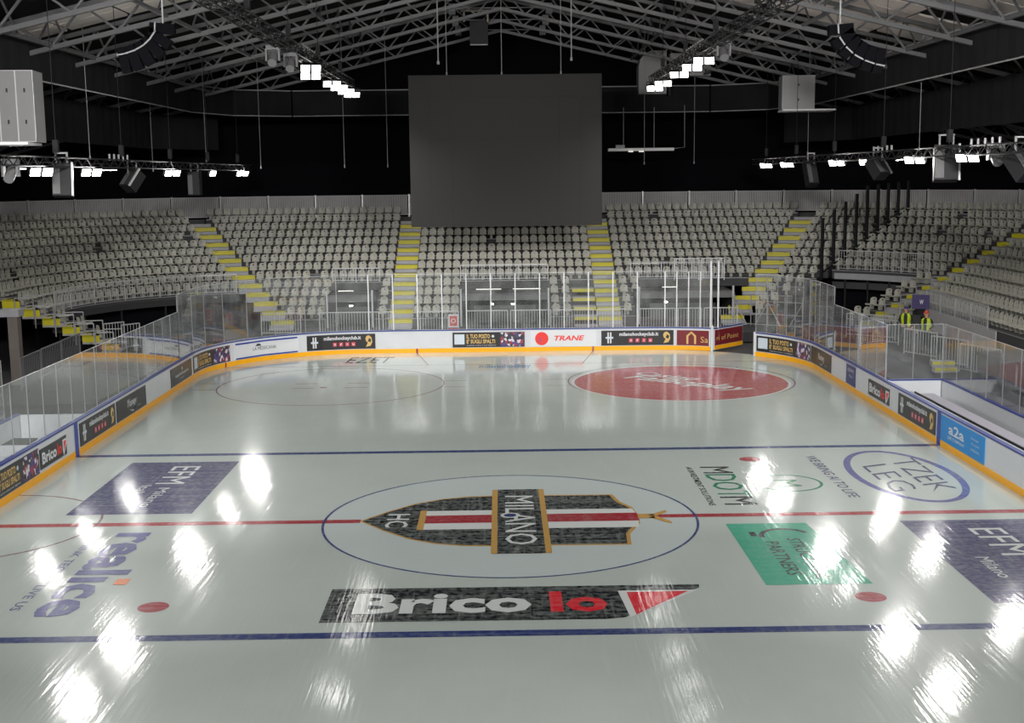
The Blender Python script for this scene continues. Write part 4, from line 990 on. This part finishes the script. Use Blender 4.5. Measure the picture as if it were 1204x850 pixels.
for i, x in enumerate((-16.2, -12.0, -7.75, 7.75, 12.0, 16.2)):
    t = thing('purlin', f'{ordinal(i + 1)} long grey roof purlin from the left, crossing the trusses', 'roof beam', (x, 20, 15)); z = RIDGE - 1.52 - abs(x) * SL
    MB().bar((x, -5, z), (x, 47.3, z), 0.12, 0.12).build('beam', M['truss_grey'], t)
    for k in range(10):
        y = 47.3 - 5 * k
        for q in (-1, 1):
            if y + q * 1.6 < 47.5: MB().bar((x, y + q * 1.6, z), (x, y, z + 1.2), 0.06).build('knee_brace', M['truss_grey'], t)

t = thing('ridge_speaker', 'small black box hung in a pale frame under the roof ridge above the screen', 'loudspeaker', (-1.2, 42, 15.6))
MB().box((-1.2, 42, 16.05), (1.0, 0.8, 1.25)).build('cabinet', M['black_metal'], t); MB().box((-1.2, 41.58, 15.38), (0.95, 0.04, 0.05)).build('pale_edge', M['steel'], t)
for x in (-2.0, -0.7): MB().bar((x, 41.6, 16.6), (x, 41.6, 17.2), 0.1).build('frame_post', M['step_yellow_dim'], t)
MB().bar((-2.2, 41.6, 17.2), (-0.4, 41.6, 17.2), 0.1).build('frame_bar', M['step_yellow_dim'], t)
# ================================================================== black drapes
def drape(label, path, z0, z1, rails=True, m='black_cloth'):
    mid = path[len(path) // 2]; t = thing('black_drape', label, 'drape', (mid[0], mid[1], z0)); pts = []
    for i in range(len(path) - 1):
        (xa, ya), (xb, yb_) = path[i], path[i + 1]; L = math.hypot(xb - xa, yb_ - ya); n = max(2, int(L / 0.35)); nx, ny = -(yb_ - ya) / L, (xb - xa) / L
        for j in range(n): f = j / n; pts.append((xa + (xb - xa) * f, ya + (yb_ - ya) * f, nx, ny))
    pts.append((path[-1][0], path[-1][1], pts[-1][2], pts[-1][3]))
    pts = [(x + nx * 0.014 * math.sin(i * 1.9), y + ny * 0.014 * math.sin(i * 1.9), nx, ny) for i, (x, y, nx, ny) in enumerate(pts)]
    MB().sweep(pts, [(-0.03, z0), (0.03, z0), (0.03, z1), (-0.03, z1)]).build('cloth', M[m], t)
    if rails:
        for z in (z0 - 0.02, z1 + 0.05): MB().tube([(x, y, z) for x, y in path], 0.035, 6).build('hem_pipe', M['galv'], t)
    return t
drape('upper black valance along the left side of the roof', [(-17, -12), (-17, 41), (-15.6, 45.2), (-12.5, 46.9)], 11.9, 13.3)
drape('upper black valance across the far end, left of the screen', [(-12.4, 46.9), (0, 46.9)], 11.9, 13.3)
drape('upper black valance across the far end, right of the screen', [(0.1, 46.9), (12.4, 46.9)], 11.9, 13.35)
drape('upper black valance along the right side of the roof', [(12.5, 46.9), (15.6, 45.2), (17, 41), (17, -12)], 11.9, 13.35)
drape('lower black valance along the left side', [(-20.2, -12), (-20.2, 44), (-17.5, 49.5)], 10.0, 11.95, False)
drape('lower black valance along the right side', [(20.2, -12), (20.2, 44), (17.5, 49.5)], 10.05, 11.95, False)
drape('tall black backdrop cloth behind the far stand', [(-38, 53), (38, 53)], 6.0, 9.2, False, 'wall_black')
drape('tall black backdrop cloth behind the left stand', [(-33, -10), (-33, 52)], 4.0, 10.3, False, 'wall_black')
drape('tall black backdrop cloth behind the right stand', [(33, -10), (33, 52)], 4.0, 10.3, False, 'wall_black')
# wall struts seen below the lower valances
for s, lab in ((-1, 'left'), (1, 'right')):
    t = thing('wall_bracing', f'row of dim grey wall braces below the lower {lab} valance', 'bracing', (s * 30, 20, 9))
    for k in range(14):
        y = -2 + k * 3.4; MB().bar((s * 24.0, y, 12.2), (s * 31.5, y + 0.2, 8.2), 0.16).build('strut', M['truss_grey'], t); MB().bar((s * 21.0, y + 1.2, 11.6), (s * 24.0, y, 12.2), 0.12).build('strut', M['truss_grey'], t)

# ================================================================== lighting trusses
def light_truss(label, x, y0, y1, z, w_=0.36, hang=7.0):
    t = thing('lighting_truss', label, 'lighting truss', (x, y0, z)); F = M['black_metal']
    for dx in (-1, 1):
        for dz in (0, 1): MB().tube([(x + dx * w_ / 2, y0, z + dz * w_), (x + dx * w_ / 2, y1, z + dz * w_)], 0.026, 6).build('chord', M['black_metal'], t)
    lc = MB(); n = int((y1 - y0) / 0.5)
    for i in range(n):
        ya, yb_ = y0 + (y1 - y0) * i / n, y0 + (y1 - y0) * (i + 1) / n; f = i % 2
        for dx in (-1, 1): lc.bar((x + dx * w_ / 2, ya, z + w_ * f), (x + dx * w_ / 2, yb_, z + w_ * (1 - f)), 0.022)
        for dz in (0, 1): lc.bar((x - w_ / 2 * (1 - 2 * f), ya, z + w_ * dz), (x + w_ / 2 * (1 - 2 * f), yb_, z + w_ * dz), 0.022)
    lc.build('lacing', F, t, kind='stuff')
    y = y0 + 2.0
    while y < y1: MB().tube([(x, y, z + w_), (x, y, roofz(x))], 0.014, 5).build('hoist_wire', F, t); MB().box((x, y, z + w_ + 0.35), (0.16, 0.16, 0.4)).build('hoist', F, t); y += hang
    return t
IX, IZ, SX, SZ = 7.1, 12.2, 14.2, 8.75
light_truss('left inner black lighting truss running towards the screen', -IX - 0.1, -16, 31.8, IZ + 0.25); light_truss('right inner black lighting truss running towards the screen', IX + 0.1, -16, 31.8, IZ + 0.25)
light_truss('low left side lighting truss in front of the drapes', -SX, -12, 42, SZ - 0.06, 0.28); light_truss('low right side lighting truss in front of the drapes', SX, -12, 42, SZ - 0.06, 0.28)
# ================================================================== floodlights
def flood(label, x, y, z, tx, ty, nx=2, nz=1, watts=None, group='led floodlights', tz_=0.0, spread=150, beam=None):
    """a cluster of led heads on a yoke; the area lamp sits just in front of the glass"""
    t = thing('led_floodlight', label, 'floodlight', (x, y, z), group)
    d = (Vector((tx, ty, tz_)) - Vector((x, y, z))).normalized(); q = d.to_track_quat('-Z', 'Y').to_matrix()
    # keep the head level: x axis horizontal
    xx = d.cross(Vector((0, 0, 1))).normalized(); yy = xx.cross(d).normalized(); q = Matrix((xx, yy, -d)).transposed()
    c = Vector((x, y, z)); w1, h1 = 0.34, 0.28
    for i in range(nx):
        for j in range(nz):
            o = c + xx * (i - (nx - 1) / 2) * (w1 + 0.05) + yy * (j - (nz - 1) / 2) * (h1 + 0.04)
            hd = MB().box(o - d * 0.07, (w1, h1, 0.12), mtx=q).build('lamp_head', M['black_metal'], t); fin = MB()
            for k in range(5): fin.box(o - d * 0.16 + xx * (k - 2) * 0.07, (0.015, h1 * 0.9, 0.06), mtx=q)
            fin.build('cooling_fins', M['black_metal'], hd); MB().box(o, (w1 - 0.03, h1 - 0.03, 0.015), mtx=q).build('lens', M['lens'], hd)
    W = nx * (w1 + 0.05)
    for sg in (-1, 1): MB().bar(c + xx * sg * W / 2, c + xx * sg * W / 2 + Vector((0, 0, 0.30)), 0.03).build('yoke_arm', M['black_metal'], t)
    MB().bar(c - xx * W / 2 + Vector((0, 0, 0.30)), c + xx * W / 2 + Vector((0, 0, 0.30)), 0.03).build('yoke_bar', M['black_metal'], t)
    L_ = bpy.data.lights.new('floodlight_lamp', 'AREA'); L_.shape = 'RECTANGLE'; L_.size = W; L_.size_y = nz * 0.32; L_.energy = watts or FLOOD_W; L_.color = (1.0, 0.98, 0.95); L_.spread = R(spread)
    lo = bpy.data.objects.new('floodlight_lamp', L_); COL.objects.link(lo); lo.parent = t; lo.location = d * 0.03; lo.rotation_euler = q.to_euler()
    if beam: db = (Vector((beam[0], beam[1], 0)) - Vector((x, y, z))).normalized(); lo.location = db * 0.22; lo.rotation_euler = db.to_track_quat('-Z', 'Y').to_euler()
    return t
side = ['nearest', 'second nearest', 'third nearest', 'fourth nearest', 'farthest']
for i, y in enumerate((9.6, 14.4, 25.3, 33.0, 40.2)): flood(f'{side[i]} floodlight on the low left truss', -SX, y, 8.5, -3, y - 11, 1 if i == 3 else 2, 1, FLOOD_W * (0.15 if i == 3 else 1))
for i, y in enumerate((9.4, 14.4, 24.6, 34.0, 39.0)): flood(f'{side[i]} floodlight on the low right truss', SX, y, 8.6, 3, y - 11, 2, 1, FLOOD_W * (0.35 if i > 2 else 1))
flood('small single floodlight beside the tilted loudspeaker on the low right truss', SX, 20.6, 8.6, 3, 9, 1, 1, FLOOD_W * 0.1)
for i, (y, nz) in enumerate(((18.2, 2), (24.2, 1), (26.6, 1), (29.0, 1), (31.4, 1))): flood(f'{side[i]} floodlight on the left inner truss', -IX, y, IZ - 0.1, -3, y - 18, 2, nz, FLOOD_W * 0.7, spread=100, beam=(-5, y + 5))
for i, (y, nz) in enumerate(((15.8, 1), (18.6, 1), (22.0, 1), (27.0, 1), (30.0, 1))): flood(f'{side[i]} floodlight on the right inner truss', IX, y, IZ - 0.05, 3, y - 18, 2, nz, FLOOD_W * 0.7, spread=100, beam=(5, y + 5))
for s, lab, yy_ in ((-1, 'left', (23.8, 29.6, 36.4)), (1, 'right', (15.6, 24.6, 31.0))):
    for i, y in enumerate(yy_): flood(f'{["near", "middle", "far"][i]} downward floodlight over the {lab} stand edge', s * (20.3 if s < 0 else 18.9), y, 8.75, s * 20.2, y - 0.6, 2, 1, FLOOD_W * 0.8, beam=(s * 12, y - 3.5))
for s, lab in ((-1, 'left'), (1, 'right')):
    for i, y in enumerate((-3.0, -10.0)):  # unseen fill lamps, added to brighten the far stands and boards
        flood(f'{["first", "second"][i]} added fill floodlight over the near {lab} boards, outside the picture', s * SX, y, 8.6, s * 3, 48, 3, 1, FLOOD_W * 2.4, tz_=1.0)
        flood(f'{["first", "second"][i]} added fill floodlight on the near {lab} inner truss, outside the picture', s * IX, y - 5, IZ - 0.1, s * 14, 42, 3, 2, FLOOD_W * 6.0, tz_=2.5, spread=110)
        flood(f'{["first", "second"][i]} added downward fill floodlight over the near {lab} ice, outside the picture', s * (3 + 6 * i), -18, IZ + 0.2, s * (2 + 4 * i), -5, 3, 1, FLOOD_W * 2.9)  # unseen lamp added as fill for the near ice

# ================================================================== loudspeakers and rig on the trusses
def line_array(label, pts, w_=0.8):
    t = thing('line_array', label, 'loudspeaker', pts[0])
    for i, (p, q) in enumerate(zip(pts, pts[1:])):
        p, q = Vector(p), Vector(q); b = MB().bar(p, p + (q - p) * 0.94, w_, 0.30, up=(0, 1, 0)).build('cabinet', M['wall_black'], t)
        n = (q - p).normalized(); sd = Vector((-n.z, 0, n.x)); MB().bar(p + sd * -0.16 + Vector((0, -w_ * 0.45, 0)), p + (q - p) * 0.9 + sd * -0.16 + Vector((0, -w_ * 0.45, 0)), 0.045).build('rigging_strip', M['post_grey'], t)
    MB().tube([pts[0], (pts[0][0], pts[0][1], roofz(pts[0][0]))], 0.03, 6).build('hanger', M['galv'], t); return t
def arr(px0, s, y): 
    out = []; d = y + 29.7
    for a, b in ((201, 36), (200, 48), (193, 58), (184, 66), (173, 72), (161, 76), (150, 78)):
        px = a if s < 0 else 1176 - a; out.append(((px - 588) * d / 1484, y, 8.23 + (207.5 + (588 - px) * 0.0118 - b) * d / 1484))
    return out
line_array('curved black loudspeaker array hanging under the left roof', arr(0, -1, 12.6)); line_array('curved black loudspeaker array hanging under the right roof', arr(0, 1, 12.6))
def speaker(label, x, y, z, w_, h, d_, tilt, rz, stripe=True):
    t = thing('hanging_speaker', label, 'loudspeaker', (x, y, z)); mt = Matrix.Rotation(rz, 3, 'Z') @ Matrix.Rotation(tilt, 3, 'X'); c = Vector((x, y, z))
    MB().box(c, (w_, d_, h), mtx=mt).build('cabinet', M['black_metal'], t); MB().box(c + mt @ Vector((0, -d_ / 2 - 0.01, 0)), (w_ * 0.9, 0.02, h * 0.92), mtx=mt).build('grille', M['riser_dark'], t)
    if stripe: MB().box(c + mt @ Vector((w_ / 2 + 0.03, -d_ / 2, 0)), (0.06, 0.08, h * 1.04), mtx=mt).build('pale_bracket', M['galv'], t)
    MB().box(c + mt @ Vector((-w_ * 0.28, -d_ / 2 - 0.02, -h * 0.05)), (w_ * 0.38, 0.02, h * 0.8), mtx=mt).build('side_panel', M['lintel_grey'], t)
    for sg in (-1, 1): MB().bar(c + Vector((sg * w_ * 0.3, 0, h * 0.35)), (x + sg * w_ * 0.3, y, z + h * 0.5 + 0.35), 0.05).build('yoke_arm', M['galv'], t)
    MB().bar((x - w_ * 0.35, y, z + h * 0.5 + 0.35), (x + w_ * 0.35, y, z + h * 0.5 + 0.35), 0.05).build('yoke_bar', M['galv'], t)
speaker('grey loudspeaker with a pale bracket between the two nearest left lights', -14.35, 11.9, 8.25, 0.6, 1.05, 0.45, R(-10), R(10))
speaker('tilted loudspeaker with a pale ring on the low left truss', -14.3, 19.6, 8.2, 0.55, 0.8, 0.45, R(-40), R(-35))
speaker('dark framed loudspeaker at the far part of the low left truss', -14.3, 29.6, 8.05, 0.55, 1.1, 0.5, R(0), R(0), False)
speaker('big grey loudspeaker with a pale bracket on the low right truss', 14.45, 12.0, 8.45, 0.75, 1.15, 0.5, R(-12), R(-14))
speaker('tilted grey loudspeaker with a pale bracket on the low right truss', 14.5, 19.7, 8.35, 0.55, 0.85, 0.45, R(-40), R(30))
speaker('dark curved loudspeaker at the far part of the low right truss', 14.4, 29.9, 8.15, 0.5, 1.2, 0.45, R(-25), R(10), False)
speaker('tilted loudspeaker with a pale edge at the right picture edge', 14.7, 6.6, 8.35, 0.55, 0.9, 0.45, R(-42), R(25))
def small_spots(label, x, y0, z, n=5):
    t = thing('spot_row', label, 'spotlights', (x, y0, z))
    for i in range(n): MB().tube([(x, y0 + i * 0.55, z - 0.02), (x, y0 + i * 0.55, z + 0.1), (x, y0 + i * 0.55, z + 0.22)], 0.04, 6).build('clamp', M['steel'], t)
small_spots('row of small pale clamps on the low left truss', -14.2, 16.5, 8.95); small_spots('row of small pale clamps on the low right truss', 14.2, 17.0, 8.95, 5); small_spots('row of small pale clamps on the low right truss near the picture edge', 14.2, 6.9, 8.95, 5)
small_spots('row of pale clamps on the left inner truss above its nearest lights', -7.2, 17.2, 12.8, 6); small_spots('row of pale clamps on the right inner truss', 7.2, 16.8, 12.8, 8)
def moving_head(label, x, y, z):
    t = thing('moving_head', label, 'stage light', (x, y, z)); MB().box((x, y, z + 0.35), (0.42, 0.3, 0.16)).build('base_box', M['lintel_grey'], t)
    for s in (-1, 1): MB().box((x + s * 0.21, y, z + 0.12), (0.06, 0.2, 0.4)).build('yoke_arm', M['lintel_grey'], t)
    MB().tube([(x, y + 0.18, z + 0.12), (x, y + 0.05, z + 0.04), (x, y - 0.22, z - 0.16)], 0.15, 10).build('lamp_barrel', M['lintel_grey'], t)
moving_head('grey moving stage light on the left inner truss', -7.5, 12.6, 12.1); moving_head('second grey moving stage light on the left inner truss', -7.2, 14.3, 12.05); moving_head('grey moving stage light on the right inner truss', 7.4, 13.6, 12.2)
moving_head('grey stage light at the left end of the low left truss', -14.3, 7.4, 8.45); moving_head('grey stage light on the low right truss beside its nearest light', 14.6, 8.2, 8.6)
# ---- ducts and grey boxes
def box_with_panels(name, label, cat, c, d, rz, cols, m='duct_grey', ledge=None):
    t = thing(name, label, cat, (c[0], c[1], c[2] - d[2] / 2), rz=0); mt = Matrix.Rotation(rz, 3, 'Z'); C_ = Vector(c)
    MB().box(c, d, rz=rz).build('casing', M['steel'], t)
    for i in range(cols):
        w1 = d[0] / cols; o = C_ + mt @ Vector((-d[0] / 2 + w1 * (i + 0.5), -d[1] / 2 - 0.015, 0)); pn = MB().box(o, (w1 - 0.05, 0.04, d[2] - 0.05), rz=rz).build('panel', M[m], t)
        for zz in (-0.22, 0.22): MB().box(o + mt @ Vector((0, -0.03, d[2] * zz)), (0.05, 0.02, 0.12), rz=rz).build('clip', M['black_metal'], pn)
    if ledge: MB().box(C_ + mt @ Vector((ledge[1], -0.1, -d[2] / 2 - 0.05)), (ledge[0], d[1] + 0.5, 0.08), rz=rz).build('bottom_plank', M['plank_white'], t)
    return t
box_with_panels('wall_duct', 'grey panelled duct box at the upper left edge with pale planks below', 'duct', (-15.15, 10.2, 10.5), (1.55, 1.2, 2.15), R(6), 3, 'duct_overlit_dark', (2.6, -0.7))
t = thing('round_duct', 'dark round duct mouth beside the grey duct box at the left edge', 'duct', (-16.6, 10.6, 10.6)); MB().tube([(-16.95, 9.8, 10.75), (-16.95, 11.6, 10.75)], 0.7, 18).build('casing', M['panel_grey'], t); MB().tube([(-16.95, 9.7, 10.75), (-16.95, 9.85, 10.75)], 0.52, 18).build('dark_mouth', M['black_metal'], t)
box_with_panels('wall_duct', 'grey duct box with a pale ledge below the right roof', 'duct', (14.75, 34.6, 12.15), (1.6, 1.2, 1.65), R(-4), 1, 'duct_grey', (2.6, 0.5))
t = thing('round_duct', 'pale grey duct with a rounded corner right of the screen', 'duct', (8.9, 47.8, 13)); q = [(8.1, 12.9), (9.75, 12.9), (9.75, 15.4), (8.85, 15.4), (8.45, 15.2), (8.2, 14.9), (8.1, 14.5)]
dm = MB(); dm.add([(x, 46.2, z) for x, z in q] + [(x, 47.4, z) for x, z in q], [tuple(range(7)), tuple(reversed(range(7, 14)))] + [(i, (i + 1) % 7, (i + 1) % 7 + 7, i + 7) for i in range(7)]); dm.build('elbow', M['duct_grey'], t); MB().box((9.9, 46.5, 13.4), (0.12, 1.0, 1.2)).build('dark_flange', M['black_metal'], t); MB().box((11.2, 46.9, 14.6), (2.4, 0.9, 1.3)).build('straight_duct', M['panel_grey'], t)
# pale batten hanging right of the screen
t = thing('hanging_batten', 'pale horizontal batten hanging on cables right of the screen', 'batten', (8.0, 43.5, 9.9))
MB().box((7.95, 43.5, 9.62), (3.75, 0.35, 0.16)).build('bar', M['plank_white'], t); MB().box((6.75, 43.4, 9.78), (0.5, 0.3, 0.2)).build('control_box', M['duct_grey'], t)
for x in (6.95, 8.7): MB().tube([(x, 43.5, 9.68), (x, 43.5, 12.0)], 0.02, 5).build('wire', M['steel'], t)
MB().tube([(9.8, 43.5, 9.65), (10.45, 43.5, 9.72), (10.45, 43.6, 12.1)], 0.02, 5).build('wire', M['steel'], t)
for x in (7.35, 7.95): MB().box((x, 43.3, 9.51), (0.25, 0.2, 0.06)).build('small_lamp', M['tube_light'], t)

# ================================================================== people
def person(label, x, y, z0, rz, h, cap, capname, arms):
    t = thing('person', label, 'person', (0, 0, 0)); k = h / 1.8
    S = [((0, 0, 0.98), 0.145), ((0, 0.01, 1.15), 0.135), ((0, 0.01, 1.35), 0.155), ((0, 0.0, 1.47), 0.10), ((0, -0.01, 1.53), 0.058), ((0, -0.02, 1.60), 0.08), ((0, -0.02, 1.70), 0.098), ((0, -0.015, 1.77), 0.07)]
    V = [p for p, r in S]; RR = [r for p, r in S]; E = [(i, i + 1) for i in range(7)]
    def chain(root, pts):
        last = root
        for p, r in pts: V.append(p); RR.append(r); E.append((last, len(V) - 1)); last = len(V) - 1
        return last
    for s in (-1, 1):
        chain(0, [((s * 0.10, 0, 0.90), 0.105), ((s * 0.11, -0.01, 0.50), 0.068), ((s * 0.12, 0.02, 0.09), 0.046), ((s * 0.13, -0.14, 0.04), 0.04)])
        el, wr = arms[0 if s < 0 else 1]
        w_ = chain(2, [((s * 0.19, 0.01, 1.42), 0.062), ((s * el[0], el[1], el[2]), 0.045), ((s * wr[0], wr[1], wr[2]), 0.032)])
        e, w2 = Vector((s * el[0], el[1], el[2])), Vector((s * wr[0], wr[1], wr[2])); d = (w2 - e).normalized(); sd = d.cross(Vector((0, 1, 0.2))).normalized()
        pm = chain(w_, [(tuple(w2 + d * 0.05), 0.028)])
        for fi, (off, L) in enumerate(((-0.03, 0.075), (-0.01, 0.09), (0.01, 0.085), (0.028, 0.065))): chain(pm, [(tuple(w2 + d * 0.08 + sd * off), 0.010), (tuple(w2 + d * (0.08 + L) + sd * off * 1.2 + Vector((0, -0.015, 0))), 0.008)])
        chain(w_, [(tuple(w2 + d * 0.05 + sd * 0.05 * s + Vector((0, -0.03, 0))), 0.010)])
    me = bpy.data.meshes.new('body'); me.from_pydata(V, E, []); o = bpy.data.objects.new('body', me); COL.objects.link(o)
    sk = o.modifiers.new('skin', 'SKIN'); su = o.modifiers.new('sub', 'SUBSURF'); su.levels = 2; su.render_levels = 2
    for i, sv in enumerate(me.skin_vertices[0].data): sv.radius = (RR[i], RR[i] * (0.72 if 0 < i < 4 or i == 0 else 1.0)); sv.use_root = (i == 0)
    bpy.context.view_layer.update(); dg = bpy.context.evaluated_depsgraph_get(); m2 = bpy.data.meshes.new_from_object(o.evaluated_get(dg)); bpy.data.objects.remove(o); m2.name = 'body'
    for m_ in (M['cloth_black'], M['skin']): m2.materials.append(m_)
    wrists = [Vector(((-1 if i == 0 else 1) * a_[1][0], a_[1][1], a_[1][2])) for i, a_ in enumerate(arms)]
    for p in m2.polygons:
        p.use_smooth = True; c = p.center
        if c.z > 1.5 or any((c - w_).length < 0.19 and (c - w_).dot(w_ - Vector((w_.x, 0, 1.2))) > -0.01 for w_ in wrists): p.material_index = 1
    b = bpy.data.objects.new('body', m2); COL.objects.link(b); b.parent = t
    # vest: open front shell around the trunk
    vb = MB(); n = 20; zs = [(0.92, 0.20, 0.155), (1.10, 0.19, 0.15), (1.28, 0.205, 0.155), (1.40, 0.20, 0.14), (1.475, 0.13, 0.10)]
    for i in range(len(zs) - 1):
        for j in range(n):
            a0, a1 = R(-90 + 22) + R(316) * j / n, R(-90 + 22) + R(316) * (j + 1) / n; pts = []
            if i == 2 and (0.32 < abs((j + 0.5) / n - 0.5) * 2 < 0.62 and False): continue
            for (z, rx, ry), aa in ((zs[i], a0), (zs[i], a1), (zs[i + 1], a1), (zs[i + 1], a0)): pts.append((rx * math.cos(aa), ry * math.sin(aa), z))
            vb.add(pts, [(0, 1, 2, 3)])
    ve = vb.build('hivis_vest', M['hivis'], t); so = ve.modifiers.new('solid', 'SOLIDIFY'); so.thickness = 0.012
    hb = MB(); 
    for i in range(4):
        for j in range(12):
            pts = []
            for ii, jj in ((i, j), (i, j + 1), (i + 1, j + 1), (i + 1, j)): th = R(90) * ii / 4; ph = 2 * math.pi * jj / 12; pts.append((0.108 * math.cos(th) * math.cos(ph), -0.015 + 0.118 * math.cos(th) * math.sin(ph), 1.70 + 0.115 * math.sin(th)))
            hb.add(pts, [(0, 1, 2, 3)])
    hb.box((0, -0.16, 1.705), (0.15, 0.10, 0.015)); hb.build(capname, M[cap], t, smooth=True)
    MB().add([(0.012, -0.118, 1.64), (-0.012, -0.118, 1.64), (0, -0.145, 1.635), (0, -0.115, 1.685)], [(0, 1, 2), (0, 2, 3), (1, 3, 2), (0, 3, 1)]).build('nose', M['skin'], t)
    for s in (-1, 1): MB().box((s * 0.035, -0.112, 1.675), (0.022, 0.01, 0.01)).build('eye', M['hair'], t); MB().box((s * 0.1, -0.01, 1.665), (0.02, 0.045, 0.06)).build('ear', M['skin'], t)
    MB().box((0, -0.105, 1.605), (0.05, 0.012, 0.01)).build('mouth', M['cap_red'], t)
    hr = MB(); hr.box((0, 0.05, 1.65), (0.17, 0.09, 0.13)); hr.build('hair', M['hair'], t, smooth=True)
    t.location = (x, y, z0 + 0.003); t.rotation_euler = (0, 0, rz); t.scale = (k, k, k); ORG[t.name] = Vector(); return t
person('person in black with an open yellow vest and blue cap standing behind the right glass', 17.75, 25.7, DECK, R(-25), 1.82, 'cap_blue', 'blue_cap', (((0.30, 0.04, 1.16), (0.16, -0.20, 1.02)), ((0.30, 0.03, 1.15), (0.28, -0.08, 0.9))))
person('person in black with a yellow vest and red cap standing at the barrier', 18.05, 23.9, DECK, R(-40), 1.80, 'cap_red', 'red_cap', (((0.31, 0.02, 1.15), (0.30, -0.16, 0.95)), ((0.30, 0.04, 1.16), (0.2, -0.22, 1.0))))
